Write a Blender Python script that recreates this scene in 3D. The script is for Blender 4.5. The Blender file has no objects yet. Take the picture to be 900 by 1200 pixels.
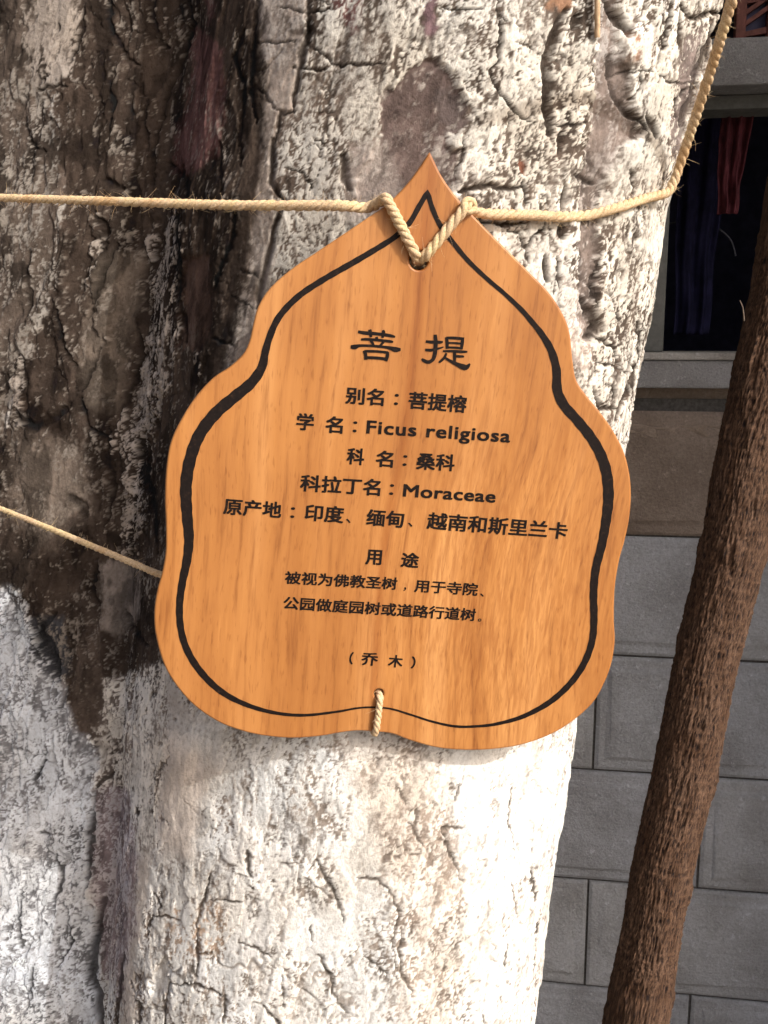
import bpy, bmesh, math, random
import numpy as np
from mathutils import Vector, Matrix
from mathutils.bvhtree import BVHTree

random.seed(7)
R = math.radians
sc = bpy.context.scene
COL = sc.collection

# ------------------------------------------------------------------ camera
CAM = Vector((0, 0, 1.45)); PITCH = R(10); F = 1150.0
cd = bpy.data.cameras.new('camera'); cam = bpy.data.objects.new('camera', cd); COL.objects.link(cam)
cam.location = CAM; cam.rotation_euler = (R(90) - PITCH, 0, 0)
cd.sensor_fit = 'VERTICAL'; cd.sensor_height = 24; cd.sensor_width = 18
cd.lens = 24 * F / 1200
cd.clip_start = 0.02; cd.clip_end = 500
sc.camera = cam

# ------------------------------------------------------------------ light
SUN = Vector((0.62, -0.51, 0.58)).normalized()        # direction towards the sun
el = math.asin(SUN.z); az = math.atan2(SUN.x, SUN.y)
w = bpy.data.worlds.new("World"); sc.world = w; w.use_nodes = True
nt = w.node_tree; nt.nodes.clear()
sky = nt.nodes.new('ShaderNodeTexSky'); sky.sky_type = 'NISHITA'; sky.sun_disc = False
sky.sun_elevation = el; sky.sun_rotation = az
sky.air_density = 0.6; sky.dust_density = 8.0; sky.ozone_density = .6
bg = nt.nodes.new('ShaderNodeBackground'); bg.inputs[1].default_value = 0.15
wo = nt.nodes.new('ShaderNodeOutputWorld')
nt.links.new(sky.outputs[0], bg.inputs[0]); nt.links.new(bg.outputs[0], wo.inputs[0])
sd = bpy.data.lights.new('sun', 'SUN'); sd.energy = 2.75; sd.angle = R(0.5); sd.color = (1, .985, .955)
so = bpy.data.objects.new('sun', sd); COL.objects.link(so)
so.rotation_euler = (-SUN).to_track_quat('-Z', 'Y').to_euler(); so.location = (3, -1, 5)
sc.view_settings.view_transform = 'Standard'; sc.view_settings.look = 'None'
sc.view_settings.gamma = 1; sc.view_settings.exposure = 0.36
sc.cycles.max_bounces = 6

# ------------------------------------------------------------------ helpers
def ray(px, py):
    u = (px - 450) / F; v = (600 - py) / F
    return Vector((u, math.cos(PITCH) + v * math.sin(PITCH), -math.sin(PITCH) + v * math.cos(PITCH)))
def at(px, py, Y):
    d = ray(px, py); return CAM + d * (Y / d.y)
def on_plane(px, py, p0, n):
    d = ray(px, py); return CAM + d * ((p0 - CAM).dot(n) / d.dot(n))
def s2l(c):
    return tuple(((x / 255) / 12.92 if x / 255 <= .04045 else ((x / 255 + .055) / 1.055) ** 2.4) for x in c)

def tag(o, label=None, cat=None, group=None, kind=None):
    if label: o['label'] = label
    if cat: o['category'] = cat
    if group: o['group'] = group
    if kind: o['kind'] = kind
    return o
def empty(name, loc=(0, 0, 0), mat=None):
    o = bpy.data.objects.new(name, None); COL.objects.link(o); o.empty_display_size = .05
    if mat is not None: o.matrix_world = mat
    else: o.location = loc
    return o
def link(name, me, m, parent=None, loc=None):
    o = bpy.data.objects.new(name, me); COL.objects.link(o)
    if m is not None and not me.materials: me.materials.append(m)
    if parent: o.parent = parent
    if loc is not None: o.location = loc
    return o
def mesh_np(name, V, Q, smooth=True, tri=False):
    """numpy vertices and quads (or tris) -> mesh"""
    me = bpy.data.meshes.new(name)
    V = np.ascontiguousarray(V, np.float32); Q = np.ascontiguousarray(Q, np.int32)
    k = Q.shape[1]
    me.vertices.add(len(V)); me.vertices.foreach_set('co', V.ravel())
    me.loops.add(Q.size); me.loops.foreach_set('vertex_index', Q.ravel())
    me.polygons.add(len(Q)); me.polygons.foreach_set('loop_start', np.arange(0, Q.size, k, dtype=np.int32))
    me.polygons.foreach_set('use_smooth', np.full(len(Q), smooth))
    me.update(calc_edges=True)
    return me
def grid_quads(nr, nc, wrap=False):
    i = np.arange(nr - 1)[:, None]; j = np.arange(nc if wrap else nc - 1)[None, :]
    j2 = (j + 1) % nc
    a = i * nc + j; b = i * nc + j2; c = (i + 1) * nc + j2; d = (i + 1) * nc + j
    return np.stack([a, b, c, d], -1).reshape(-1, 4)
def catmull(pts, step, closed=False, sharp=()):
    """resample points by a centripetal-ish spline; sharp indices keep their corner"""
    P = [Vector(p) for p in pts]; n = len(P); out = []
    rng = range(n if closed else n - 1)
    for i in rng:
        p1, p2 = P[i], P[(i + 1) % n]
        p0 = P[(i - 1) % n] if (closed or i > 0) else p1 * 2 - p2
        p3 = P[(i + 2) % n] if (closed or i + 2 < n) else p2 * 2 - p1
        if i in sharp: p0 = p1 * 2 - p2
        if (i + 1) % n in sharp: p3 = p2 * 2 - p1
        k = max(2, int((p2 - p1).length / step))
        for j in range(k):
            t = j / k
            out.append(.5 * ((2 * p1) + (p2 - p0) * t + (2 * p0 - 5 * p1 + 4 * p2 - p3) * t * t + (-p0 + 3 * p1 - 3 * p2 + p3) * t ** 3))
    if not closed: out.append(P[-1].copy())
    return out

# --- numpy gradient noise
_rs = np.random.RandomState(11)
_G = _rs.rand(256, 256).astype(np.float32) * 2 * np.pi
_GX, _GY = np.cos(_G), np.sin(_G)
def gn(x, y, seed=0):
    x = x + seed * 17.31; y = y + seed * 9.77
    xi = np.floor(x).astype(np.int32); yi = np.floor(y).astype(np.int32)
    xf = (x - xi).astype(np.float32); yf = (y - yi).astype(np.float32)
    u = xf * xf * xf * (xf * (xf * 6 - 15) + 10); v = yf * yf * yf * (yf * (yf * 6 - 15) + 10)
    def g(a, b):
        ia = (xi + a) & 255; ib = (yi + b) & 255
        return _GX[ia, ib] * (xf - a) + _GY[ia, ib] * (yf - b)
    return ((g(0, 0) * (1 - u) + g(1, 0) * u) * (1 - v) + (g(0, 1) * (1 - u) + g(1, 1) * u) * v) * 1.5
def fbm(x, y, o=4, seed=0, gain=.5):
    s = 0; a = 1; t = 0
    for k in range(o):
        s = s + a * gn(x * 2 ** k, y * 2 ** k, seed + k * 3); t += a; a *= gain
    return s / t
def ridge(x, y, o=3, seed=0):
    s = 0; a = 1; t = 0
    for k in range(o):
        s = s + a * (1 - np.abs(gn(x * 2 ** k, y * 2 ** k, seed + k * 5)) * 2); t += a; a *= .5
    return s / t
def voro(x, y, seed=0):
    """edge distance of a jittered cell pattern, and a random value per cell"""
    rs = np.random.RandomState(seed); J = rs.rand(64, 64, 3).astype(np.float32)
    xi = np.floor(x).astype(np.int32); yi = np.floor(y).astype(np.int32)
    d1 = np.full(x.shape, 9., np.float32); d2 = d1.copy(); cid = np.zeros(x.shape, np.float32)
    for a in (-1, 0, 1):
        for b in (-1, 0, 1):
            j = J[(xi + a) & 63, (yi + b) & 63]
            d = np.hypot(xi + a + j[..., 0] - x, yi + b + j[..., 1] - y)
            near = d < d1
            d2 = np.where(near, d1, np.minimum(d2, d)); cid = np.where(near, j[..., 2], cid); d1 = np.where(near, d, d1)
    return d2 - d1, cid
def sstep(a, b, x):
    t = np.clip((x - a) / (b - a), 0, 1); return t * t * (3 - 2 * t)

# ------------------------------------------------------------------ materials
class NM:
    def __init__(s, name):
        s.m = bpy.data.materials.new(name); s.m.use_nodes = True; s.t = s.m.node_tree
        s.b = s.t.nodes['Principled BSDF']; s.x = 0
    def n(s, typ, **kw):
        nd = s.t.nodes.new(typ)
        for k, v in kw.items():
            if k in nd.inputs: nd.inputs[k].default_value = v
            else: setattr(nd, k, v)
        return nd
    def l(s, a, b): s.t.links.new(a, b)
    def coords(s, scale=(1, 1, 1), kind='Object'):
        tc = s.n('ShaderNodeTexCoord'); mp = s.n('ShaderNodeMapping'); mp.inputs['Scale'].default_value = scale
        s.l(tc.outputs[kind], mp.inputs[0]); return mp.outputs[0]
    def noise(s, vec, scale, detail=5, rough=.6, dist=0):
        nd = s.n('ShaderNodeTexNoise'); nd.inputs['Scale'].default_value = scale; nd.inputs['Detail'].default_value = detail
        nd.inputs['Roughness'].default_value = rough; nd.inputs['Distortion'].default_value = dist
        s.l(vec, nd.inputs['Vector']); return nd.outputs[0]
    def ramp(s, fac, stops):
        r = s.n('ShaderNodeValToRGB'); e = r.color_ramp.elements
        while len(e) > 1: e.remove(e[-1])
        for i, (p, c) in enumerate(stops):
            if i == 0: e[0].position = p; q = e[0]
            else: q = e.new(p)
            q.color = (*c, 1) if len(c) == 3 else c
        s.l(fac, r.inputs[0]); return r.outputs[0]
    def mix(s, a, b, fac, mode='MIX'):
        m = s.n('ShaderNodeMix'); m.data_type = 'RGBA'; m.blend_type = mode
        for v, i in ((fac, 0), (a, 6), (b, 7)):
            if hasattr(v, 'is_linked') or hasattr(v, 'links'): s.l(v, m.inputs[i])
            else: m.inputs[i].default_value = v if i == 0 else ((*v, 1) if len(v) == 3 else v)
        return m.outputs[2]
    def math(s, op, a, b=0):
        m = s.n('ShaderNodeMath', operation=op)
        for v, i in ((a, 0), (b, 1)):
            if hasattr(v, 'links'): s.l(v, m.inputs[i])
            else: m.inputs[i].default_value = v
        return m.outputs[0]
    def bump(s, h, dist, strength=1, prev=None):
        b = s.n('ShaderNodeBump'); b.inputs['Distance'].default_value = dist; b.inputs['Strength'].default_value = strength
        s.l(h, b.inputs['Height'])
        if prev is not None: s.l(prev, b.inputs['Normal'])
        return b.outputs[0]
    def out(s, col=None, rough=.8, normal=None, spec=.3):
        if col is not None:
            if hasattr(col, 'links'): s.l(col, s.b.inputs['Base Color'])
            else: s.b.inputs['Base Color'].default_value = (*col, 1)
        if hasattr(rough, 'links'): s.l(rough, s.b.inputs['Roughness'])
        else: s.b.inputs['Roughness'].default_value = rough
        s.b.inputs['Specular IOR Level'].default_value = spec
        if normal is not None: s.l(normal, s.b.inputs['Normal'])
        return s.m

def m_bark():
    k = NM('bark'); v = k.coords((1, 1, .8))
    at_ = k.n('ShaderNodeVertexColor', layer_name='Col')
    n1 = k.noise(v, 420, 5, .7); n2 = k.noise(v, 70, 4, .6)
    f = k.ramp(n1, [(.3, (.60, .56, .52)), (.47, (1, 1, 1)), (.72, (1.10, 1.10, 1.10))])
    c = k.mix(at_.outputs[0], f, .8, 'MULTIPLY')
    g = k.ramp(n2, [(.3, (.88, .86, .84)), (.6, (1.04, 1.03, 1.0))])
    c = k.mix(c, g, .6, 'MULTIPLY')
    b = k.bump(n1, .0011, .9)
    return k.out(c, .95, b, .04)
def m_wood():
    k = NM('varnished_wood')
    v = k.coords((1, 1, 1))
    warp = k.noise(v, 5, 2, .5)
    tc = k.n('ShaderNodeTexCoord')
    # slow sideways wander of the grain lines
    sep = k.n('ShaderNodeSeparateXYZ'); k.l(tc.outputs['Object'], sep.inputs[0])
    wx = k.math('ADD', sep.outputs[0], k.math('MULTIPLY', k.math('SUBTRACT', warp, .5), .014))
    # figure opens into slanted cathedral arches towards the lower right
    r2 = k.math('ADD', k.math('POWER', k.math('SUBTRACT', sep.outputs[0], .095), 2.0),
                k.math('MULTIPLY', k.math('POWER', k.math('ADD', sep.outputs[1], .085), 2.0), .55))
    wgt = k.math('POWER', 2.718, k.math('MULTIPLY', r2, -150.0))
    wx = k.math('ADD', wx, k.math('MULTIPLY', wgt, .020))
    cmb = k.n('ShaderNodeCombineXYZ'); k.l(wx, cmb.inputs[0]); k.l(k.math('MULTIPLY', sep.outputs[1], .06), cmb.inputs[1]); k.l(k.math('MULTIPLY', sep.outputs[2], .5), cmb.inputs[2])
    broad = k.noise(cmb.outputs[0], 26, 3, .55)
    fine = k.noise(cmb.outputs[0], 210, 4, .65)
    cmb2 = k.n('ShaderNodeCombineXYZ'); k.l(wx, cmb2.inputs[0]); k.l(k.math('MULTIPLY', sep.outputs[1], .16), cmb2.inputs[1])
    pores = k.noise(cmb2.outputs[0], 520, 2, .5)
    c = k.ramp(broad, [(.26, (.260, .093, .022)), (.40, (.345, .138, .035)), (.54, (.400, .170, .047)), (.70, (.48, .225, .073))])
    f = k.ramp(fine, [(.30, (.66, .58, .50)), (.48, (1, 1, 1)), (.62, (1.02, 1.03, 1.02)), (.74, (1.16, 1.22, 1.3))])
    c = k.mix(c, f, .88, 'MULTIPLY')
    p = k.ramp(pores, [(.30, (.62, .52, .44)), (.40, (1, 1, 1))])
    c = k.mix(c, p, .55, 'MULTIPLY')
    blot = k.noise(v, 14, 3, .5)
    c = k.mix(c, k.ramp(blot, [(.35, (.90, .86, .84)), (.65, (1.06, 1.07, 1.08))]), .7, 'MULTIPLY')
    bd = k.math('POWER', 2.718, k.math('MULTIPLY', k.math('POWER', k.math('ADD', wx, -.006), 2.0), -60000.0))
    c = k.mix(c, (.70, .56, .45), k.math('MULTIPLY', bd, .8), 'MULTIPLY')
    figure = k.noise(v, 1.0, 2, .5)
    slant = k.n('ShaderNodeMapping'); slant.inputs['Rotation'].default_value = (0, 0, R(-24)); slant.inputs['Scale'].default_value = (420, 46, 1); k.l(tc.outputs['Object'], slant.inputs[0])
    curl = k.noise(slant.outputs[0], 1.0, 3, .6, .6)
    c = k.mix(c, k.ramp(curl, [(.36, (.86, .79, .72)), (.5, (1, 1, 1)), (.62, (1.14, 1.19, 1.22))]), k.math('MINIMUM', k.math('ADD', k.math('MULTIPLY', wgt, 1.3), .12), 1.0), 'MULTIPLY')
    b = k.bump(fine, .00025, .5); b = k.bump(pores, .00012, .4, b)
    k.b.inputs['Coat Weight'].default_value = .12; k.b.inputs['Coat Roughness'].default_value = .35
    return k.out(c, k.ramp(fine, [(.3, (.5,) * 3), (.7, (.38,) * 3)]), b, .35)
def m_ink(name='burnt_ink', c=(.006, .004, .0035), rough=.55):
    k = NM(name); v = k.coords(); n1 = k.noise(v, 300, 4, .7)
    col = k.ramp(n1, [(.3, c), (.55, tuple(x * 1.6 for x in c)), (.70, (.025, .014, .009)), (.80, (.09, .042, .018))])
    return k.out(col, rough, k.bump(n1, .0002, .5), .12)
def m_rope():
    k = NM('jute'); v = k.coords(); n1 = k.noise(v, 900, 4, .7); n2 = k.noise(v, 45, 3, .5)
    c = k.ramp(n1, [(.26, (.30, .195, .11)), (.42, (.52, .375, .23)), (.6, (.66, .51, .34)), (.8, (.78, .66, .48))])
    c = k.mix(c, k.ramp(n2, [(.35, (.92, .80, .62)), (.5, (1, .98, .94)), (.68, (1.02, 1.03, .84))]), .8, 'MULTIPLY')
    return k.out(c, .85, k.bump(n1, .0006, .8), .2)
def m_concrete(name, base, sc_=1.0, tint=None):
    k = NM(name); v = k.coords(kind='Object')
    oi = k.n('ShaderNodeObjectInfo')
    ad = k.n('ShaderNodeVectorMath', operation='ADD'); k.l(v, ad.inputs[0])
    cm = k.n('ShaderNodeCombineXYZ'); k.l(k.math('MULTIPLY', oi.outputs['Random'], 37.0), cm.inputs[0]); k.l(k.math('MULTIPLY', oi.outputs['Random'], 11.0), cm.inputs[2])
    k.l(cm.outputs[0], ad.inputs[1]); v = ad.outputs[0]
    n1 = k.noise(v, 190 * sc_, 6, .75); n2 = k.noise(v, 9, 4, .6); n3 = k.noise(v, 60, 5, .7)
    c = k.ramp(n1, [(.3, tuple(x * .78 for x in base)), (.5, base), (.72, tuple(min(1, x * 1.25) for x in base))])
    c = k.mix(c, k.ramp(n2, [(.32, (.72, .70, .68)), (.55, (1, 1, 1)), (.7, (1.1, 1.1, 1.12))]), .9, 'MULTIPLY')
    va = k.ramp(oi.outputs['Random'], [(0, (.82, .82, .84)), (.5, (1, 1, 1)), (1, (1.12, 1.09, 1.03))])
    c = k.mix(c, va, .8, 'MULTIPLY')
    sp = k.ramp(n3, [(.60, (0, 0, 0)), (.68, (1, 1, 1))])
    c = k.mix(c, tuple(min(1, x * 1.7) for x in base), k.math('MULTIPLY', sp, .5))
    b = k.bump(n3, .010, .9); b = k.bump(n1, .0035, 1.0, b)
    return k.out(c, .9, b, .25)
def m_plain(name, c, rough=.8, scale=60, amp=.35, bd=.001):
    k = NM(name); v = k.coords(); n1 = k.noise(v, scale, 5, .65)
    col = k.ramp(n1, [(.3, tuple(x * (1 - amp) for x in c)), (.7, tuple(min(1, x * (1 + amp)) for x in c))])
    return k.out(col, rough, k.bump(n1, bd, .7), .3)

M = dict(bark=m_bark(), wood=m_wood(), ink=m_ink(), rope=m_rope(),
         block=m_concrete('concrete_block', (.47, .49, .52)),
         brown=m_concrete('brown_block', (.33, .27, .225)),
         trim=m_concrete('render_trim', (.44, .445, .45), 1.6),
         mortar=m_plain('mortar', (.09, .086, .082), .95, 180, .4, .002),
         jamb=m_plain('jamb_paint', (.17, .175, .165), .8, 90, .2, .0006),
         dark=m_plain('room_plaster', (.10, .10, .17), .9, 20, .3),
         red=m_plain('red_cloth', (.14, .035, .045), .8, 40, .45, .001),
         redpale=m_plain('pink_hem', (.26, .13, .14), .8, 120, .3, .001),
         carved=m_plain('carved_panel', (.20, .075, .06), .6, 70, .35, .001),
         overhang=m_plain('shade_slab', (.30, .29, .28), .9, 30, .2),
         soil=m_plain('soil', (.22, .19, .155), .95, 14, .35, .02),
         wire=m_plain('grey_wire', (.16, .16, .19), .6, 200, .2))

# ------------------------------------------------------------------ the ground
gv = np.array([[-40, -40, 0], [40, -40, 0], [40, 40, 0], [-40, 40, 0]], float)
tag(link('ground', mesh_np('ground', gv, np.array([[0, 1, 2, 3]])), M['soil']), kind='structure')

# ------------------------------------------------------------------ the wall behind
WYAW = R(8.4)
EW = Vector((math.cos(WYAW), -math.sin(WYAW), 0)); NWL = Vector((-math.sin(WYAW), -math.cos(WYAW), 0))
W0 = at(697, 850, 1.72)
WM = Matrix.Translation(Vector((W0.x, W0.y, 0))) @ Matrix((( EW.x, -NWL.x, 0, 0), (EW.y, -NWL.y, 0, 0), (0, 0, 1, 0), (0, 0, 0, 1)))
# local wall frame: x along the wall to the right, y into the wall (away from the camera), z up
WI = WM.inverted()
def wl(px, py, d=0.0):
    """point on the plane d metres proud of the wall face"""
    return WI @ on_plane(px, py, W0 + NWL * d, NWL)
wall = tag(empty('block_wall', mat=WM), 'grey concrete block wall with a dark window opening, behind the tree and leaning pole', 'wall')
zj = [wl(700, y).z for y in (768, 901, 1033)]
CH = (zj[0] - zj[2]) / 2
zA = zj[0]                                    # a joint line
def box_bm(bm, x0, x1, y0, y1, z0, z1, bev=0):
    vs = [bm.verts.new((x, y, z)) for x in (x0, x1) for y in (y0, y1) for z in (z0, z1)]
    fs = [(0, 1, 3, 2), (4, 6, 7, 5), (0, 4, 5, 1), (2, 3, 7, 6), (0, 2, 6, 4), (1, 5, 7, 3)]
    for f in fs: bm.faces.new([vs[i] for i in f])
def box(name, dims, m, parent, bev=0.0):
    bm = bmesh.new(); box_bm(bm, *dims)
    bmesh.ops.recalc_face_normals(bm, faces=bm.faces)
    if bev: bmesh.ops.bevel(bm, geom=list(bm.edges), offset=bev, segments=2, affect='EDGES', profile=.5)
    me = bpy.data.meshes.new(name); bm.to_mesh(me); bm.free()
    return link(name, me, m, parent)
def block_mesh(L, H, seed):
    """rusticated block: flat margin round a slightly raised, broken-edged panel. front at y=0, goes to +y"""
    rnd = random.Random(seed); bm = bmesh.new()
    g = .0022; mg = .021
    def ring(ix, y, jit=0):
        pts = []
        for (a, b) in ((0, 0), (.5, 0), (1, 0), (1, 1), (.5, 1), (0, 1)):
            x = ix + a * (L - 2 * ix) + rnd.uniform(-jit, jit); z = ix + b * (H - 2 * ix) + rnd.uniform(-jit, jit)
            pts.append(bm.verts.new((x, y + rnd.uniform(-jit, jit) * .3, z)))
        return pts
    rs = [ring(g, .10), ring(g, .0045, .0006), ring(g + .0055, 0, .0012), ring(mg, .0002, .003), ring(mg + .010, -.0042, .004)]
    for a, b in zip(rs, rs[1:]):
        for i in range(6): bm.faces.new((a[i], a[(i + 1) % 6], b[(i + 1) % 6], b[i]))
    c = bm.verts.new((L / 2 + rnd.uniform(-.05, .05), -.0045 + rnd.uniform(-.003, 0), H / 2))
    t = rs[-1]
    for i in range(6): bm.faces.new((t[i], t[(i + 1) % 6], c))
    bmesh.ops.recalc_face_normals(bm, faces=bm.faces)
    me = bpy.data.meshes.new('block'); bm.to_mesh(me); bm.free(); return me
BL = .40
full = [block_mesh(BL, CH, s) for s in range(5)]
half = [block_mesh(BL / 2, CH, s + 9) for s in range(2)]
# window opening, measured on the wall
xj = wl(783, 300).x; z_sill_top = wl(800, 413, .03).z; z_sill_bot = wl(800, 455, .03).z
z_lin_bot = wl(880, 99, .012).z; z_lin_top = wl(880, 43, .012).z
x_jo = wl(735, 420).x; XR = xj + 1.05
for r_ in range(-8, 12):
    z0 = zA + r_ * CH
    if z0 + CH < -.02 or z0 > 2.55: continue
    off = (0 if r_ % 2 else BL / 2)          # the joint of the course below zA passes x = 0
    for c_ in range(-6, 6):
        x0 = c_ * BL + off
        hole = z0 + CH > z_sill_bot - .03
        if hole:
            if x0 + BL <= x_jo + .005: pass
            elif x0 < x_jo - .02 and x0 + BL / 2 <= x_jo + .02:
                o = link('concrete_block', half[c_ % 2], M['block'], wall, (x0, 0, z0)); continue
            elif x0 < XR and z0 < z_lin_top + .0 + 99: continue
        me = full[(r_ * 3 + c_ * 7) % 5]
        if r_ == 1 or r_ == 0 and False: pass
        o = link('concrete_block', me if me.materials else me, M['block'], wall, (x0, 0, z0))
        if r_ == 1:
            me2 = bpy.data.meshes.get('brown%d' % ((c_) % 3))
            if me2 is None:
                me2 = block_mesh(BL, CH, 40 + c_ % 3); me2.name = 'brown%d' % (c_ % 3); me2.materials.append(M['brown'])
            o.data = me2
# joints behind the blocks, either side of and under the opening
zm = z_sill_bot - .02
box('mortar', (-2.5, 2.5, .008, .16, -.01, zm), M['mortar'], wall)
box('mortar', (-2.5, x_jo - .004, .0081, .16, zm + .0005, 2.6), M['mortar'], wall)
# course under the sill, stained brown, with its crumbling mortar ledge
zc1 = wl(800, 497).z; zc0 = zA + 2 * CH
box('sill_bed', (-.25, XR + .3, .014, .12, zc1, z_sill_bot - .001), M['brown'], wall, .003)
bmL = bmesh.new(); rnd = random.Random(5); prev = None
for i in range(70):
    x = -.25 + i * .022
    a = [bmL.verts.new((x, .010 + rnd.uniform(-.003, .003), zc1 + .004 + rnd.uniform(-.003, .003))), bmL.verts.new((x, -.004 + rnd.uniform(-.003, .004), zc1 - .004 + rnd.uniform(-.005, .003))),
         bmL.verts.new((x, -.003 + rnd.uniform(-.003, .004), zc1 - .020 + rnd.uniform(-.005, .005))), bmL.verts.new((x, .012, zc1 - .028))]
    if prev:
        for j in range(3): bmL.faces.new((prev[j], a[j], a[j + 1], prev[j + 1]))
    prev = a
me = bpy.data.meshes.new('mortar_ledge'); bmL.to_mesh(me); bmL.free()
link('mortar_ledge', me, M['brown'], wall)
# sill: slab with a thin proud top edge
box('window_sill', (x_jo - .04, XR + .1, -.030, .20, z_sill_bot, z_sill_top - .013), M['trim'], wall, .003)
box('sill_top', (x_jo - .04, XR + .1, -.036, .20, z_sill_top - .0125, z_sill_top), m_concrete('sill_top_render', (.50, .50, .50), 1.5), wall, .003)
# jamb, lintel, head strip, dark room
box('window_jamb', (x_jo, xj, .006, .16, z_sill_top + .0005, z_lin_bot - .0005), M['jamb'], wall, .002)
box('window_jamb', (XR, XR + .08, .006, .16, z_sill_top + .0005, z_lin_bot - .0005), M['jamb'], wall, .002)
box('lintel', (x_jo - .06, XR + .14, -.012, .16, z_lin_bot, z_lin_top), M['trim'], wall, .003)
box('window_head', (xj + .001, XR - .001, .05, .12, wl(880, 127, -.05).z, z_lin_bot - .001), M['jamb'], wall, .002)
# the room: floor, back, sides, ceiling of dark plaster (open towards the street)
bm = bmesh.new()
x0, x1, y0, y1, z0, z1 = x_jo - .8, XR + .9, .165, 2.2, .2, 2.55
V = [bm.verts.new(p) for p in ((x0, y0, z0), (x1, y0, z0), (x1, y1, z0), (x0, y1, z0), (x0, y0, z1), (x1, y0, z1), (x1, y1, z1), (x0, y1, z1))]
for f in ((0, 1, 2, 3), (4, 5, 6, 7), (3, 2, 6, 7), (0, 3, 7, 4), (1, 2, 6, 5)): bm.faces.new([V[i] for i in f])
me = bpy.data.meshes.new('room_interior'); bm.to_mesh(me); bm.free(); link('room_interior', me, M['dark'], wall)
# wall right of the opening, above the upper opening and an unseen, added shade roof
box('mortar', (XR + .081, 2.5, .0081, .16, zm + .0005, 2.6), M['mortar'], wall)
for r_ in range(1, 8):
    z0 = zA + r_ * CH
    if z0 + CH > z_sill_bot - .03 and z0 < 2.5:
        for c_ in range(2):
            link('concrete_block', full[(r_ + c_) % 5], M['block'], wall, (XR + .09 + c_ * BL + (.0 if r_ % 2 else .02), 0.0005, z0))
box('shade_overhang', (-2.5, 2.9, -.66, .3, 2.62, 2.74), M['overhang'], wall, .004)  # added out of view overhead to keep the sun off the wall
# unseen upright block added to the right of the picture to shade the wall
WX = 1.02
box('shade_block', (WX, WX + .25, -1.02, -.0125, -.01, 2.61), M['block'], wall, .006)
# upper opening above the lintel: carved reddish screen standing on the lintel
cs = wl(866, 20, -.03); ce = wl(898, 20, -.03)
scr = tag(empty('carved_screen', mat=WM @ Matrix.Translation((cs.x, .03, z_lin_top + .001))), 'reddish brown carved openwork screen standing on the lintel at top right', 'screen')
W_ = .30; H_ = .50
def bx(name, parent, m, *dims): return box(name, dims, m, parent, .0012)
bx('frame_post', scr, M['carved'], -.004, .012, 0, .02, 0, H_)
bx('frame_post', scr, M['carved'], .046, .058, 0, .02, 0, H_)
bx('frame_post', scr, M['carved'], W_ - .02, W_, 0, .02, 0, H_)
bx('frame_rail', scr, M['carved'], .0121, .0459, .002, .018, 0, .010)
bx('backing_panel', scr, M['dark'], .0122, W_ - .0201, .0185, .022, .0105, H_)
for i in range(12):       # slanting fretwork bars
    bm = bmesh.new()
    zz = .012 + i * .017
    vs = []
    for y in (.004, .014):
        for (x, z) in ((.0125, zz), (.0125, zz + .008), (.0455, zz + .030 if i % 3 else zz + .014), (.0455, zz + .022 if i % 3 else zz + .004)):
            vs.append(bm.verts.new((x, y, z)))
    for f in ((0, 1, 2, 3), (7, 6, 5, 4), (0, 4, 5, 1), (1, 5, 6, 2), (2, 6, 7, 3), (3, 7, 4, 0)): bm.faces.new([vs[j] for j in f])
    bmesh.ops.recalc_face_normals(bm, faces=bm.faces)
    me = bpy.data.meshes.new('fret_bar'); bm.to_mesh(me); bm.free(); link('fret_bar', me, M['carved'], scr)

# red cloth hanging in the dark window
def cloth_strip(name, label, cat, px0, px1, py0, py1, depth, mat, hem=None):
    a = wl(px0, py0, -depth); b = wl(px1, py1, -depth)
    W = abs(b.x - a.x); H = abs(a.z - b.z)
    root = tag(empty(name, mat=WM @ Matrix.Translation((a.x, depth, b.z))), label, cat)
    nr, nc = 60, 24
    u = np.linspace(0, 1, nc)[None, :]; v = np.linspace(0, 1, nr)[:, None]
    wob = .07 * np.sin(v * 4 + 1) + .02 * np.sin(v * 13)
    X = (u * (1 - .30 * (1 - v) * (1 + np.sin(v * 5) * .2)) + wob * (1 - v)) * W
    Y = .010 * np.sin(u * 15 + v * 1.4) + .004 * np.sin(u * 33 - v * 3) + .003 * np.sin(u * 9 + v * 17)
    Z = v * H + 0 * u
    V = np.stack([X, Y + 0 * v, Z], -1).reshape(-1, 3)
    me = mesh_np(name, V, grid_quads(nr, nc))
    o = link('cloth', me, mat, root)
    sm = o.modifiers.new('thick', 'SOLIDIFY'); sm.thickness = .002
    if hem:
        box('hem', (-.003, W + .003, -.006, .006, H + .001, H + .013), hem, root, .002)
    return root
cloth_strip('hanging_cloth', 'crumpled red cloth hanging inside the dark window', 'cloth', 846, 874, 136, 250, .12, M['red'], M['redpale'])

cloth_strip('navy_cloth', 'dim navy blue cloth hanging far back in the dark window', 'cloth', 800, 846, 118, 392, .30, m_plain('navy_cloth', (.020, .020, .060), .9, 30, .4, .001))
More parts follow.
